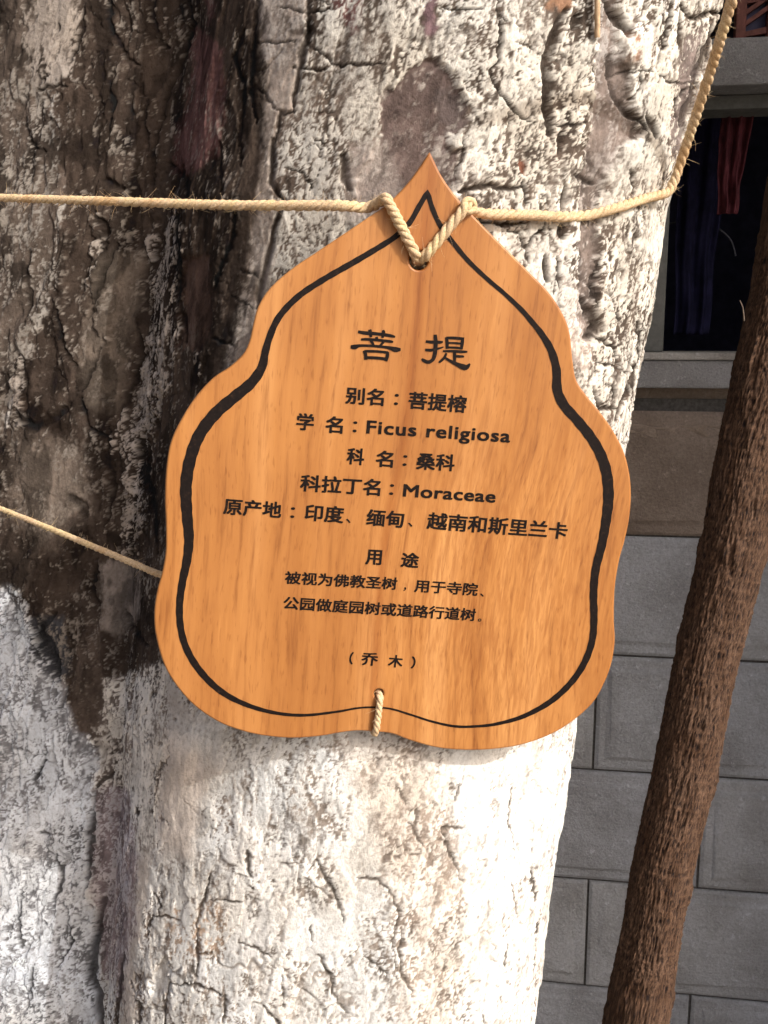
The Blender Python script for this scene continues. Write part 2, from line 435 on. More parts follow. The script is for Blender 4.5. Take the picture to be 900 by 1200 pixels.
# thin grey cord curving across the dark opening
def tube(name, pts, rad, m, parent, sides=6, smooth=True):
    n = len(pts); V = []; T = None; nrm = Vector((0, 0, 1))
    for i, p in enumerate(pts):
        t = (pts[min(i + 1, n - 1)] - pts[max(i - 1, 0)]).normalized()
        nrm = (nrm - t * nrm.dot(t))
        if nrm.length < 1e-4: nrm = t.orthogonal()
        nrm.normalize(); bi = t.cross(nrm)
        r = rad[i] if hasattr(rad, '__len__') else rad
        for k in range(sides):
            a = 2 * math.pi * k / sides
            V.append(p + (nrm * math.cos(a) + bi * math.sin(a)) * r)
    me = mesh_np(name, np.array([tuple(v) for v in V]), grid_quads(n, sides, True), smooth)
    return link(name, me, m, parent)
wp = [WI @ on_plane(x, y, W0 - NWL * .35, NWL) for x, y in ((765, 268), (785, 262), (810, 259), (830, 262), (848, 272), (858, 284), (862, 300))]
base = wp[0].copy()
cr = tag(empty('thin_cord', mat=WM @ Matrix.Translation(base)), 'thin grey cord curving through the dark of the window', 'cord')
tube('cord', catmull([p - base for p in wp], .01), .0018, M['wire'], cr)

# ------------------------------------------------------------------ the tree trunk
EDGE = [(-60, 846), (0, 838), (100, 815), (200, 790), (245, 775), (300, 768), (400, 748), (450, 741), (500, 732), (620, 708), (730, 690), (830, 671), (900, 664), (1000, 650), (1100, 633), (1200, 619), (1260, 610)]
CY1 = .860; R1 = .205; B1 = .152; AB = R1 / B1
zt, ct = [], []
for (py, px) in EDGE:
    d = ray(px, py); phi = math.atan2(d.x, d.y * AB)
    cx = (CY1 * AB * math.sin(phi) - R1 + .004) / math.cos(phi)
    yt = (CY1 * AB - R1 * math.sin(phi)) / AB
    zt.append(CAM.z + d.z / d.y * yt); ct.append(cx)
zt = np.array(zt[::-1]); ct = np.array(ct[::-1])
def CX(z):
    z = np.asarray(z, float)
    sl = (ct[-1] - ct[0]) / (zt[-1] - zt[0])
    k = np.interp(z, zt, ct)
    k = np.where(z < zt[0], ct[0] + (z - zt[0]) * sl * .6, k)
    k = np.where(z > zt[-1], ct[-1] + (z - zt[-1]) * sl, k)
    return k
OY = .92
def base_r(th, z):
    """distance of the smooth trunk surface from the inner axis, two fused lobes"""
    ex, ey = np.cos(th), np.sin(th)
    flare = np.clip((.55 - z) / .55, 0, 1) ** 2 * .12
    def lobe(cx, cy, a, b):
        A_ = ex * ex / a ** 2 + ey * ey / b ** 2; B_ = ex * cx / a ** 2 + ey * cy / b ** 2; C_ = cx * cx / a ** 2 + cy * cy / b ** 2 - 1
        return (B_ + np.sqrt(np.maximum(B_ * B_ - A_ * C_, 1e-5))) / A_
    # lobe 1 (right, sunny) and lobe 2 (left, set back); lobe 2 crowds in towards the top
    h = np.clip((z - .8) / .9, 0, 1.3)
    r1 = lobe(.14, CY1 - OY, R1 + flare, B1 + flare)
    r2 = lobe(-.150 + .022 * h, .148 - .010 * h, .235 + .006 * h + flare, .205 + flare)
    k = 70 - 32 * h
    return np.log(np.exp(k * r1) + np.exp(k * r2)) / k
def base_pt(th, z):
    r = base_r(th, z)
    return CX(z) - .14 + r * np.cos(th), OY + r * np.sin(th)
# columns: evenly spaced along the arc where the trunk faces the camera, sparse behind
ths = np.linspace(R(-182), R(24), 3000)
bx_, by_ = base_pt(ths, 1.25 + 0 * ths)
arc = np.concatenate([[0], np.cumsum(np.hypot(np.diff(bx_), np.diff(by_)))])
NC = 900
th_d = np.interp(np.linspace(0, arc[-1], NC), arc, ths)
th_all = np.concatenate([th_d, np.linspace(R(24), R(178), 72)[1:-1]])
ar_d = np.linspace(0, arc[-1], NC)
ar_all = np.concatenate([ar_d, arc[-1] + (th_all[NC:] - R(24)) * .25])
zs = np.concatenate([np.linspace(-.03, .745, 50)[:-1], np.linspace(.745, 1.765, 1010), np.linspace(1.765, 3.4, 90)[1:]])
TH, Z = np.meshgrid(th_all, zs); A = np.broadcast_to(ar_all[None, :], TH.shape)
BX, BY = base_pt(TH, Z)
TH = TH.astype(np.float32); Z = Z.astype(np.float32); A = A.astype(np.float32)
# chart of the bark: where each point of the smooth trunk lies on the sheet the marks were traced on
dx, dy, dz = BX, BY, Z - CAM.z
fw = dy * math.cos(PITCH) - dz * math.sin(PITCH); up = dy * math.sin(PITCH) + dz * math.cos(PITCH)
U = (450 + F * dx / fw).astype(np.float32); Vv = (600 - F * up / fw).astype(np.float32)
# lean-following coordinates for the noise
S = (A).astype(np.float32)
# wobble the chart so traced outlines turn ragged
wu = fbm(S * 60, Z * 60, 4, 1) * 9; wv = fbm(S * 60, Z * 60, 4, 2) * 9
U1, V1 = U + wu + fbm(S * 260, Z * 200, 2, 5) * 5, Vv + wv + fbm(S * 260, Z * 200, 2, 6) * 5
wu2 = fbm(S * 150, Z * 150, 3, 3) * 4.0; U2 = U + wu * .22 + wu2; V2 = Vv + wv * .22 + fbm(S * 150, Z * 150, 3, 4) * 4.0

def poly_mask(pts, feather, UU=None, VV=None):
    UU = U1 if UU is None else UU; VV = V1 if VV is None else VV
    out = np.zeros(UU.shape, np.float32)
    P = np.array(pts, np.float32); m = feather + 4
    sel = (UU > P[:, 0].min() - m) & (UU < P[:, 0].max() + m) & (VV > P[:, 1].min() - m) & (VV < P[:, 1].max() + m)
    x = UU[sel]; y = VV[sel]
    if not x.size: return out
    ins = np.zeros(x.shape, bool); dm = np.full(x.shape, 1e9, np.float32)
    for i in range(len(P)):
        a, b = P[i], P[(i + 1) % len(P)]
        if a[1] != b[1]:
            c = ((a[1] > y) != (b[1] > y)) & (x < (b[0] - a[0]) * (y - a[1]) / (b[1] - a[1]) + a[0]); ins ^= c
        e = b - a; t = np.clip(((x - a[0]) * e[0] + (y - a[1]) * e[1]) / max(1e-6, float(e @ e)), 0, 1)
        dm = np.minimum(dm, (x - a[0] - t * e[0]) ** 2 + (y - a[1] - t * e[1]) ** 2)
    sd_ = np.where(ins, 1, -1) * np.sqrt(dm)
    out[sel] = sstep(-feather, feather, sd_)
    return out
def line_mask(pts, wd, UU=None, VV=None, taper=True):
    """soft profile 1 at the line, 0 at wd (half width, px); tapers to its ends"""
    UU = U2 if UU is None else UU; VV = V2 if VV is None else VV
    out = np.zeros(UU.shape, np.float32); n = len(pts) - 1
    L = [math.dist(pts[i], pts[i + 1]) for i in range(n)]; T = sum(L); acc = 0
    for i in range(n):
        a, b = pts[i], pts[i + 1]; m = wd + 1
        sel = (UU > min(a[0], b[0]) - m) & (UU < max(a[0], b[0]) + m) & (VV > min(a[1], b[1]) - m) & (VV < max(a[1], b[1]) + m)
        x = UU[sel]; y = VV[sel]
        e = (b[0] - a[0], b[1] - a[1]); q = max(1e-6, e[0] ** 2 + e[1] ** 2)
        t = np.clip(((x - a[0]) * e[0] + (y - a[1]) * e[1]) / q, 0, 1)
        d = np.hypot(x - a[0] - t * e[0], y - a[1] - t * e[1])
        s = (acc + t * L[i]) / T
        tp = .35 + .65 * np.sqrt(np.clip(np.sin(np.pi * np.clip(s, .02, .98)), 0, 1)) if taper else 1
        out[sel] = np.maximum(out[sel], np.clip(1.25 - d / (wd * tp) * 1.25, 0, 1))
        acc += L[i]
    return out
LIME = np.full(U.shape, .68, np.float32)
OWN = np.zeros(U.shape + (3,), np.float32)     # colour of the bark itself (no lime)
OWN[:] = (.135, .103, .084)
WHT = np.zeros_like(OWN); WHT[:] = (.66, .635, .59)
SMO = np.zeros(U.shape, np.float32)            # smooth, speckle free
RID = np.zeros(U.shape, np.float32)            # ropey vertical ridges
DEP = np.zeros(U.shape, np.float32)            # depth in metres, positive = in
def region(pts, feather, lime=None, own=None, wht=None, smo=None, rid=None, dep=None, k=1.0):
    m = poly_mask(pts, feather) * k
    global LIME, OWN, WHT, SMO, RID, DEP
    if lime is not None: LIME = LIME * (1 - m) + lime * m
    if own is not None: OWN = OWN * (1 - m[..., None]) + np.array(own, np.float32) * m[..., None]
    if wht is not None: WHT = WHT * (1 - m[..., None]) + np.array(wht, np.float32) * m[..., None]
    if smo is not None: SMO = SMO * (1 - m) + smo * m
    if rid is not None: RID = RID * (1 - m) + rid * m
    if dep is not None: DEP = DEP + dep * m
# whole left side: darker lime, ropey
region([(-400, -200), (300, -200), (315, 100), (305, 330), (260, 440), (190, 560), (190, 780), (150, 900), (150, 1050), (135, 1400), (-400, 1400)], 10, rid=1)
region([(300, -300), (1100, -300), (1100, 330), (760, 430), (700, 520), (300, 480)], 60, lime=.60, own=(.095, .074, .060), wht=(.62, .59, .53))
# greyer weathered strip between the dark flow and the first deep crack
region([(300, -80), (470, -80), (460, 60), (470, 150), (430, 250), (330, 330), (280, 420), (250, 440), (270, 300), (280, 150)], 18, lime=.50, wht=(.50, .475, .43))
region([(296, -80), (360, -80), (358, 60), (345, 110), (343, 130), (325, 135), (318, 330), (285, 420), (240, 460), (270, 300), (285, 150)], 6, lime=.42, wht=(.34, .305, .275), own=(.22, .185, .16), smo=.55)
# dark water stain and upper left lobe, darkened beyond the stain in place of shade
DK = (.046, .034, .027)
region([(100, -120), (300, -120), (300, 0), (312, 100), (305, 200), (290, 330), (262, 430), (215, 520), (200, 600), (202, 700), (190, 790), (130, 805), (112, 865), (92, 860), (70, 800), (45, 740), (20, 700), (-300, 690), (-300, 520), (10, 500), (25, 430), (70, 330), (75, 230), (62, 120)], 7, lime=.08, own=DK, wht=(.27, .235, .20))
region([(-300, -120), (100, -120), (85, 60), (60, 120), (75, 230), (70, 330), (25, 430), (0, 520), (-300, 520)], 8, lime=.30, own=(.085, .067, .055), wht=(.27, .243, .212))
region([(35, -50), (95, -50), (90, 40), (85, 90), (40, 105), (25, 60)], 8, lime=.80, wht=(.36, .32, .285), smo=.6)
region([(20, 510), (90, 520), (110, 600), (60, 640), (15, 600)], 18, lime=.2, own=(.135, .108, .088), smo=.5)
# pale streaks of lichen running down the stain
for pts, wd in (([(206, 250), (204, 300), (195, 345), (190, 400), (178, 450), (160, 520), (155, 570)], 17), ([(182, 440), (168, 520), (160, 600), (150, 660)], 13), ([(183, 250), (178, 300)], 9), ([(240, 390), (232, 440)], 9), ([(150, 480), (138, 530)], 7), ([(20, 425), (28, 500)], 8), ([(118, 250), (112, 330), (130, 400)], 8)):
    m = line_mask(pts, wd, U1, V1) ** .5
    LIME = LIME * (1 - m) + .66 * m; WHT = WHT * (1 - m[..., None]) + np.array((.40, .35, .305), np.float32) * m[..., None]; DEP -= .0035 * m
region([(212, 300), (246, 300), (250, 360), (240, 410), (210, 410), (208, 350)], 5, lime=.05, own=(.075, .048, .038), smo=.9, dep=.004)
region([(115, 300), (165, 290), (165, 360), (150, 430), (140, 480), (115, 480), (95, 440)], 8, lime=.14, own=(.125, .10, .08), smo=.5)
region([(118, 660), (160, 655), (163, 720), (140, 750), (118, 730)], 6, lime=.15, own=(.19, .16, .14), smo=.8)
region([(86, 695), (125, 700), (122, 760), (125, 870), (95, 866), (84, 800)], 5, lime=.12, own=(.070, .053, .043), smo=.2)
# reddish bare streaks
region([(226, 34), (240, 36), (258, 60), (262, 110), (255, 185), (222, 205), (202, 200), (208, 150), (224, 120)], 5, lime=.12, own=(.105, .056, .052), smo=.3)
region([(238, -40), (250, -40), (252, 20), (244, 30)], 4, lime=.12, own=(.11, .062, .056), smo=.3)
region([(385, -40), (428, -40), (425, 22), (415, 40), (395, 20)], 5, lime=.42, own=(.13, .07, .065))
region([(494, -40), (512, -40), (510, 30), (500, 46)], 4, lime=.15, own=(.19, .125, .135), smo=.6)
# bare purple-brown patch above the board
region([(500, 66), (522, 76), (530, 92), (540, 112), (546, 125), (541, 150), (524, 160), (520, 172), (540, 178), (538, 205), (525, 225), (500, 262), (440, 262), (412, 240), (425, 200), (446, 165), (449, 105), (470, 97), (482, 84)], 3, lime=.06, own=(.108, .080, .072), smo=.45, dep=.0028)
region([(415, 170), (450, 165), (470, 200), (480, 260), (405, 260)], 10, lime=.38, own=(.22, .185, .165), wht=(.42, .38, .35))
region([(518, 95), (545, 120), (541, 150), (524, 158), (512, 130)], 4, own=(.095, .075, .070))
region([(511, 172), (538, 176), (536, 205), (522, 222), (512, 200)], 4, own=(.105, .082, .075))
# smooth tan underbark low on the left flank of the sunny lobe
region([(196, 780), (215, 826), (262, 862), (262, 900), (240, 935), (228, 1010), (186, 1010), (182, 930), (194, 860)], 8, lime=.96, wht=(.52, .465, .415), smo=.85)
region([(150, 1000), (176, 1000), (172, 1060), (164, 1100), (158, 1230), (140, 1230), (146, 1100)], 4, lime=.95, wht=(.45, .39, .335), smo=.9)
region([(183, 1128), (193, 1122), (201, 1140), (198, 1166), (176, 1162), (178, 1145)], 2.5, lime=.02, own=(.125, .050, .030), smo=.9, dep=.004)
region([(156, 1138), (166, 1140), (168, 1160), (160, 1166)], 2, lime=.02, own=(.07, .045, .035), dep=.003)
# mottled belt left of it
region([(125, 800), (196, 775), (198, 830), (188, 880), (184, 1000), (150, 1010), (118, 960), (112, 870)], 8, lime=.64, wht=(.64, .60, .54), own=(.14, .115, .10))
region([(112, 925), (150, 925), (160, 1000), (160, 1080), (140, 1170), (112, 1100), (104, 1000)], 6, lime=.42, wht=(.50, .46, .46), own=(.20, .16, .16))
# grey lichen flank bottom left, tinted blue to stand for sky-lit shade
region([(-300, 690), (10, 690), (30, 715), (62, 790), (90, 850), (112, 880), (108, 960), (104, 1060), (118, 1130), (125, 1400), (-300, 1400)], 8, lime=.72, wht=(.62, .65, .69), own=(.19, .19, .20))
region([(15, 690), (28, 700), (32, 760), (14, 770)], 4, lime=.8, wht=(.50, .53, .56))
region([(34, 725), (72, 722), (78, 790), (60, 800), (42, 770)], 6, lime=.25, own=(.05, .05, .055))
region([(190, 840), (680, 830), (600, 1300), (150, 1300), (180, 1010), (230, 1010), (262, 900)], 25, lime=.76, own=(.21, .18, .155), wht=(.62, .62, .605))
# belts of worn lime below the board
region([(400, 860), (470, 866), (520, 890), (535, 980), (545, 1080), (530, 1230), (480, 1230), (470, 1080), (440, 990), (415, 930)], 22, lime=.66, wht=(.66, .62, .57), own=(.26, .215, .18))
region([(320, 880), (372, 905), (392, 960), (350, 990), (330, 930)], 14, lime=.62)
region([(200, 1070), (260, 1060), (280, 1110), (270, 1130), (200, 1120)], 10, lime=.72, own=(.33, .25, .19))
region([(540, 880), (680, 830), (660, 920), (640, 1060), (610, 1240), (540, 1240)], 16, lime=.90, wht=(.78, .77, .74))
region([(280, 960), (330, 980), (350, 1050), (350, 1220), (300, 1220), (260, 1020)], 18, lime=.86, wht=(.76, .735, .69))
# groove running down the right side, its shade put into the colour, and its warm lip
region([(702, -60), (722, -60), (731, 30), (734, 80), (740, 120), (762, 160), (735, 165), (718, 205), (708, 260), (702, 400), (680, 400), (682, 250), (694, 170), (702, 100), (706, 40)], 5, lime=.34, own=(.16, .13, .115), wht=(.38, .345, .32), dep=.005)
region([(735, 40), (765, 42), (765, 70), (740, 70)], 6, lime=.65, own=(.33, .20, .14))
region([(655, 290), (676, 340), (700, 395), (690, 440), (668, 420), (655, 380)], 7, lime=.72, own=(.27, .21, .18))
region([(638, -30), (674, -30), (672, 8), (644, 10)], 3, lime=.1, own=(.24, .14, .09), smo=.4)
region([(608, 186), (616, 190), (619, 208), (611, 206)], 2, lime=.05, own=(.20, .09, .06), dep=.002)
region([(805, 50), (830, 30), (822, 80), (802, 150), (792, 190), (788, 160)], 4, lime=.25, own=(.16, .13, .12))

def sc_pts(x0, y0, s, pts): return [(x0 + x / s, y0 + y / s) for x, y in pts]
CR = []
def C(x0, y0, s, wd, dp, *pts): CR.append((sc_pts(x0, y0, s, pts), wd, dp))
a_ = (200, 0, 3.6)
C(*a_, 4.2, 6, (585, -60), (580, 60), (592, 110), (570, 180), (548, 232), (545, 290), (535, 350), (520, 400), (525, 475))
C(*a_, 3, 4, (530, 475), (460, 475), (457, 540), (437, 600))
C(*a_, 4.6, 7, (437, 590), (425, 700), (425, 770), (450, 820), (485, 838))
C(*a_, 5.2, 8, (455, 880), (440, 960), (415, 1080), (380, 1200), (360, 1300))
C(*a_, 2.2, 2.5, (465, 30), (540, 45), (590, 50), (680, 40)); C(*a_, 2.2, 2.5, (585, 195), (640, 220), (690, 268), (760, 272), (900, 270))
C(*a_, 2.4, 2.5, (515, 285), (600, 295), (660, 290)); C(*a_, 1.6, 2, (370, 175), (440, 180), (530, 175)); C(*a_, 2, 2, (360, 370), (400, 400), (450, 470))
C(*a_, 5, 5, (740, 650), (735, 760), (760, 800)); C(*a_, 1.8, 2, (480, 700), (560, 735), (600, 790))
C(0, 230, 2.81, 2, 2, (790, 245), (855, 265)); C(0, 230, 2.81, 2, 2, (760, 325), (830, 365)); C(0, 230, 2.81, 2.4, 3, (700, 465), (770, 490))
C(0, 230, 2.81, 3.2, 4, (775, 60), (770, 130), (730, 230), (705, 300))
a_ = (400, 0, 3.6)
C(*a_, 2.2, 3, (655, -50), (655, 60), (668, 120), (660, 200), (650, 260), (622, 300), (625, 350), (660, 400), (720, 460), (760, 500), (835, 520))
C(*a_, 1.8, 2.5, (400, 35), (480, 40), (600, 45)); C(*a_, 2, 2, (655, 60), (690, 95)); C(*a_, 1.6, 1.5, (720, 180), (800, 200))
C(*a_, 3.8, 4, (490, 805), (560, 795), (620, 785), (700, 797), (765, 785)); C(*a_, 3, 4, (770, 760), (780, 860)); C(*a_, 4.5, 4, (0, 650), (20, 720), (30, 800))
C(*a_, 2.5, 2.5, (505, 600), (507, 650), (480, 740)); C(*a_, 1.6, 2, (705, 470), (710, 530))
a_ = (620, 0, 3.6)
C(*a_, 8, 13, (165, 40), (125, 120), (85, 200), (70, 300), (75, 420), (95, 560)); C(*a_, 5, 5, (215, 60), (195, 110))
C(*a_, 2.6, 4, (620, -40), (610, 20), (590, 120), (585, 200), (555, 270)); C(*a_, 5, 5, (672, 10), (645, 110), (650, 200))
C(*a_, 2, 2, (380, 310), (460, 302), (540, 295)); C(*a_, 2, 2, (560, 310), (600, 345), (690, 350)); C(*a_, 5.5, 6, (330, -20), (365, 30), (405, 80), (430, 150))
C(*a_, 5.5, 4.5, (510, 490), (535, 530), (552, 575)); C(*a_, 2.5, 3, (680, 370), (630, 420), (630, 500)); C(*a_, 2.4, 4, (445, 715), (452, 820))
C(*a_, 3.2, 4, (680, 20), (705, 78), (770, 50), (805, 60)); C(*a_, 1.8, 2, (100, 530), (170, 525), (245, 520)); C(*a_, 3.2, 4, (138, 555), (130, 650))
C(*a_, 5.5, 6, (155, 790), (140, 890)); C(*a_, 4.5, 4, (205, 740), (275, 752), (315, 775)); C(*a_, 5, 5, (365, 340), (400, 420), (450, 480), (520, 550))
C(*a_, 4, 5, (380, 230), (370, 330)); C(*a_, 2.4, 3, (290, 220), (285, 330), (300, 380)); C(*a_, 2, 2, (440, 420), (480, 350), (470, 310)); C(*a_, 5, 6, (790, 90), (770, 150), (700, 330), (660, 500), (640, 580))
a_ = (560, 220, 3.75)
C(*a_, 2.8, 4, (130, 190), (180, 205), (215, 262), (250, 205), (300, 180)); C(*a_, 3.4, 4, (-20, 140), (100, 160), (210, 155)); C(*a_, 2.4, 3, (345, 310), (345, 450))
C(*a_, 6, 5, (285, 310), (295, 360), (302, 410)); C(*a_, 5, 6, (368, 160), (377, 225)); C(*a_, 4, 5, (468, 180), (470, 330), (472, 470))
C(*a_, 8, 9, (495, 490), (530, 560), (548, 610), (515, 655)); C(*a_, 2.8, 4, (530, 650), (600, 700), (625, 775)); C(*a_, 1.6, 2, (530, 765), (620, 790), (665, 820))
C(*a_, 4, 5, (692, 790), (650, 890), (612, 960), (590, 1015)); C(*a_, 3.4, 4, (510, 885), (540, 968), (600, 970)); C(*a_, 2.4, 3, (710, 600), (700, 700), (660, 1000), (640, 1110))
C(*a_, 2.2, 2, (592, 880), (585, 925)); C(*a_, 3.4, 3, (630, 555), (645, 580)); C(*a_, 2, 2, (215, 270), (215, 330)); C(*a_, 2.2, 2.5, (545, 320), (530, 430), (545, 520))
a_ = (140, 1000, 3.214)
C(*a_, 1.9, 3, (340, 80), (335, 130), (305, 210), (290, 290), (295, 380), (292, 475)); C(*a_, 1.6, 2, (295, 380), (350, 378)); C(*a_, 1.9, 2.5, (105, 300), (125, 240), (170, 240), (230, 262))
C(*a_, 1.6, 2, (145, 235), (150, 200), (130, 150)); C(*a_, 2, 3, (190, 490), (290, 490), (350, 525), (400, 545), (390, 660)); C(*a_, 2, 3, (190, 490), (175, 560), (170, 660)); C(*a_, 2.4, 3, (60, 530), (75, 560), (80, 660))
C(*a_, 1.6, 2, (450, 340), (500, 350), (570, 392)); C(*a_, 1.6, 2, (615, 465), (617, 580)); C(*a_, 2.4, 2.5, (540, 580), (610, 650)); C(*a_, 3, 3, (750, 380), (800, 470), (812, 540), (860, 600))
C(*a_, 1.8, 2, (720, 270), (730, 340)); C(*a_, 2.4, 2.5, (740, 20), (790, 110), (830, 190), (850, 260)); C(*a_, 4, 3, (482, -10), (490, 90)); C(*a_, 1.5, 1.5, (340, 180), (460, 185)); C(*a_, 1.5, 1.5, (270, 430), (292, 470))
a_ = (0, 780, 4.09)
C(*a_, 4, 5, (455, 600), (440, 750), (435, 900), (430, 1000), (412, 1110)); C(*a_, 2.6, 3, (455, 600), (500, 550), (560, 500)); C(*a_, 3, 3, (140, 550), (190, 470), (215, 405)); C(*a_, 3, 3, (165, 800), (228, 814))
C(*a_, 3, 3, (260, 210), (300, 170), (305, 110)); C(*a_, 3, 3, (655, 690), (660, 720)); C(*a_, 3, 3, (725, 130), (735, 150))
a_ = (0, 980, 4.09)
C(*a_, 8, 11, (490, 300), (465, 430), (440, 560), (430, 660), (475, 760), (490, 900)); C(*a_, 2.6, 3, (150, 630), (150, 770)); C(*a_, 3, 3, (600, 550), (580, 700), (560, 900)); C(*a_, 2.5, 3, (100, 270), (90, 350), (80, 540))
C(*a_, 2.2, 2, (300, 300), (340, 500), (250, 640)); C(*a_, 2.2, 2, (270, 80), (290, 240), (240, 330))
a_ = (400, 800, 3)
C(*a_, 1.24, 1.50, (425, 330), (400, 420)); C(*a_, 2.40, 2.40, (345, 525), (380, 508), (430, 512)); C(*a_, 2.40, 2.40, (350, 520), (385, 600), (432, 700)); C(*a_, 2.40, 2.10, (235, 490), (275, 565))
C(*a_, 1.74, 1.80, (60, 690), (130, 690), (175, 740), (205, 820), (180, 900), (200, 1045)); C(*a_, 2.40, 3.00, (218, 850), (208, 960), (215, 1030), (255, 1100)); C(*a_, 1.49, 1.50, (605, 700), (632, 830)); C(*a_, 2.40, 2.40, (680, 660), (686, 770))
C(*a_, 1.36, 1.50, (722, 760), (690, 860), (680, 1005)); C(*a_, 1.61, 1.80, (90, 970), (140, 1000), (170, 1040)); C(*a_, 1.49, 1.20, (500, 1160), (520, 1210)); C(*a_, 1.24, 1.20, (600, 900), (590, 1000)); C(*a_, 1.98, 1.50, (190, 360), (230, 430)); C(*a_, 1.24, 1.20, (610, 360), (600, 500), (620, 620))
# furrows of the dark flow, top left
a_ = (0, 0, 3.6)
C(*a_, 4, 5, (640, -40), (635, 80), (650, 180), (690, 200)); C(*a_, 3, 4, (445, -20), (440, 80), (480, 180), (530, 250), (580, 270)); C(*a_, 4, 5, (800, 0), (820, 100), (770, 250), (700, 400), (660, 560), (640, 780)); C(*a_, 3, 3, (350, 40), (345, 130), (300, 250))
C(*a_, 3, 3, (560, 350), (545, 500)); C(*a_, 3, 4, (620, 420), (600, 520), (630, 640)); C(*a_, 4, 4, (720, 690), (780, 760), (790, 850)); C(*a_, 3, 3, (450, 350), (470, 420), (460, 560)); C(*a_, 2.6, 3, (240, 95), (245, 130)); C(*a_, 6, 6, (440, 760), (520, 800))
C(*a_, 3, 3, (150, 380), (210, 365), (280, 360)); C(*a_, 2.8, 3, (90, 500), (120, 600), (190, 640))
a_ = (200, 0, 3.6)
C(*a_, 4, 5, (370, -20), (355, 120), (350, 220), (340, 380), (360, 520)); C(*a_, 3.4, 4, (310, 120), (270, 240), (310, 370), (290, 560), (300, 700)); C(*a_, 3.4, 4, (40, 700), (70, 760), (60, 850)); C(*a_, 3, 4, (205, 600), (215, 820))
a_ = (0, 230, 2.81)
C(*a_, 5, 5, (580, 60), (590, 200), (585, 330), (600, 480)); C(*a_, 4, 4, (390, 160), (345, 240), (330, 330), (300, 400)); C(*a_, 4, 5, (455, 420), (470, 520), (440, 620)); C(*a_, 3, 3, (340, 500), (300, 600), (280, 640))
C(*a_, 4, 4, (100, 180), (95, 300), (80, 420)); C(*a_, 4, 4, (200, 380), (210, 480), (250, 560)); C(*a_, 7, 7, (320, 70), (350, 110), (300, 150)); C(*a_, 8, 8, (60, 700), (120, 760), (240, 690)); C(*a_, 5, 5, (280, 670), (300, 760), (380, 800))
a_ = (0, 500, 4)
C(*a_, 8, 8, (330, 330), (380, 370), (400, 420)); C(*a_, 4, 4, (530, 0), (520, 160), (540, 300), (500, 470)); C(*a_, 4, 4, (690, 60), (690, 250), (720, 420), (730, 600)); C(*a_, 3, 3, (460, 620), (430, 760), (470, 860)); C(*a_, 8, 8, (250, 880), (190, 960), (230, 1060), (260, 1180)); C(*a_, 4, 4, (600, 860), (640, 960), (690, 1030))
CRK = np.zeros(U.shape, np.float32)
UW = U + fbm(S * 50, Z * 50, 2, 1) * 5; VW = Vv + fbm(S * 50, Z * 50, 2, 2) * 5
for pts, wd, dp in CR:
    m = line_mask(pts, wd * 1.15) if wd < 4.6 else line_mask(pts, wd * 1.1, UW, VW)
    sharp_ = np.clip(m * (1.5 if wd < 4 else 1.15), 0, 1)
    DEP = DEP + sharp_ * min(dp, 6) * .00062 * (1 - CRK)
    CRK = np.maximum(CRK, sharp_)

facing = sstep(.0, .35, np.abs(1.0))            # traced marks fade nowhere: the far side repeats none of them
# --- chalky smooth patches on the sunny lobe, near-black blotches on the shaded one
SMO = np.maximum(SMO, (1 - RID) * .85 * sstep(.16, .26, fbm(S * 14, Z * 9, 4, 150)))
blo = RID * sstep(.04, .13, fbm(S * 32, Z * 13, 4, 155)) * (1 - sstep(690, 800, V1))
OWN = OWN * (1 - .50 * blo[..., None])
LIME = LIME * (1 - .55 * blo)
gl = fbm(S * 17 + fbm(S * 40, Z * 40, 3, 160) * .5, Z * 2.4, 2, 161)
crk4 = (1 - sstep(.004, .022, np.abs(gl))) * sstep(-.02, .2, fbm(S * 9, Z * 9, 3, 163))
# --- relief
lat = fbm(S * 9, Z * 2.2, 3, 20) * .0060                                  # flutes
mid = fbm(S * 34, Z * 20, 3, 30) * .0018
ropey = (ridge(S * 42 + fbm(S * 12, Z * 8, 2, 44) * 1.6, Z * 11, 3, 40) - .45) * .0040 * RID * (1 - .75 * SMO)
wa = fbm(S * 26, Z * 26, 3, 50) * .55; wb = fbm(S * 26, Z * 26, 3, 51) * .55
e1, cid = voro(S * 24 + wa, Z * 17 + wb, 3)                               # plates some 4-6 cm across
cmask = sstep(-.05, .22, fbm(S * 7, Z * 7, 2, 55)) * (1 - SMO)
crk2 = (1 - sstep(.0, .055, e1)) * cmask
plate = (cid - .5) * .0022 * cmask * (1 - RID * .5)
e2, cid2 = voro(S * 165 + fbm(S * 150, Z * 150, 2, 60) * .9, Z * 135 + fbm(S * 150, Z * 150, 2, 61) * .9, 8)   # crumbs of crust
crumb = sstep(0, .30, e2)
cr_amt = sstep(-.15, .22, fbm(S * 16, Z * 12, 3, 62)) * (1 - SMO)
n_hi = fbm(S * 240, Z * 130, 3, 70, .7)
n_fine = fbm(S * 420, Z * 330, 2, 74, .8)
n_md = fbm(S * 80, Z * 36, 3, 80, .6)
n_lo = fbm(S * 24, Z * 15, 3, 84, .6)
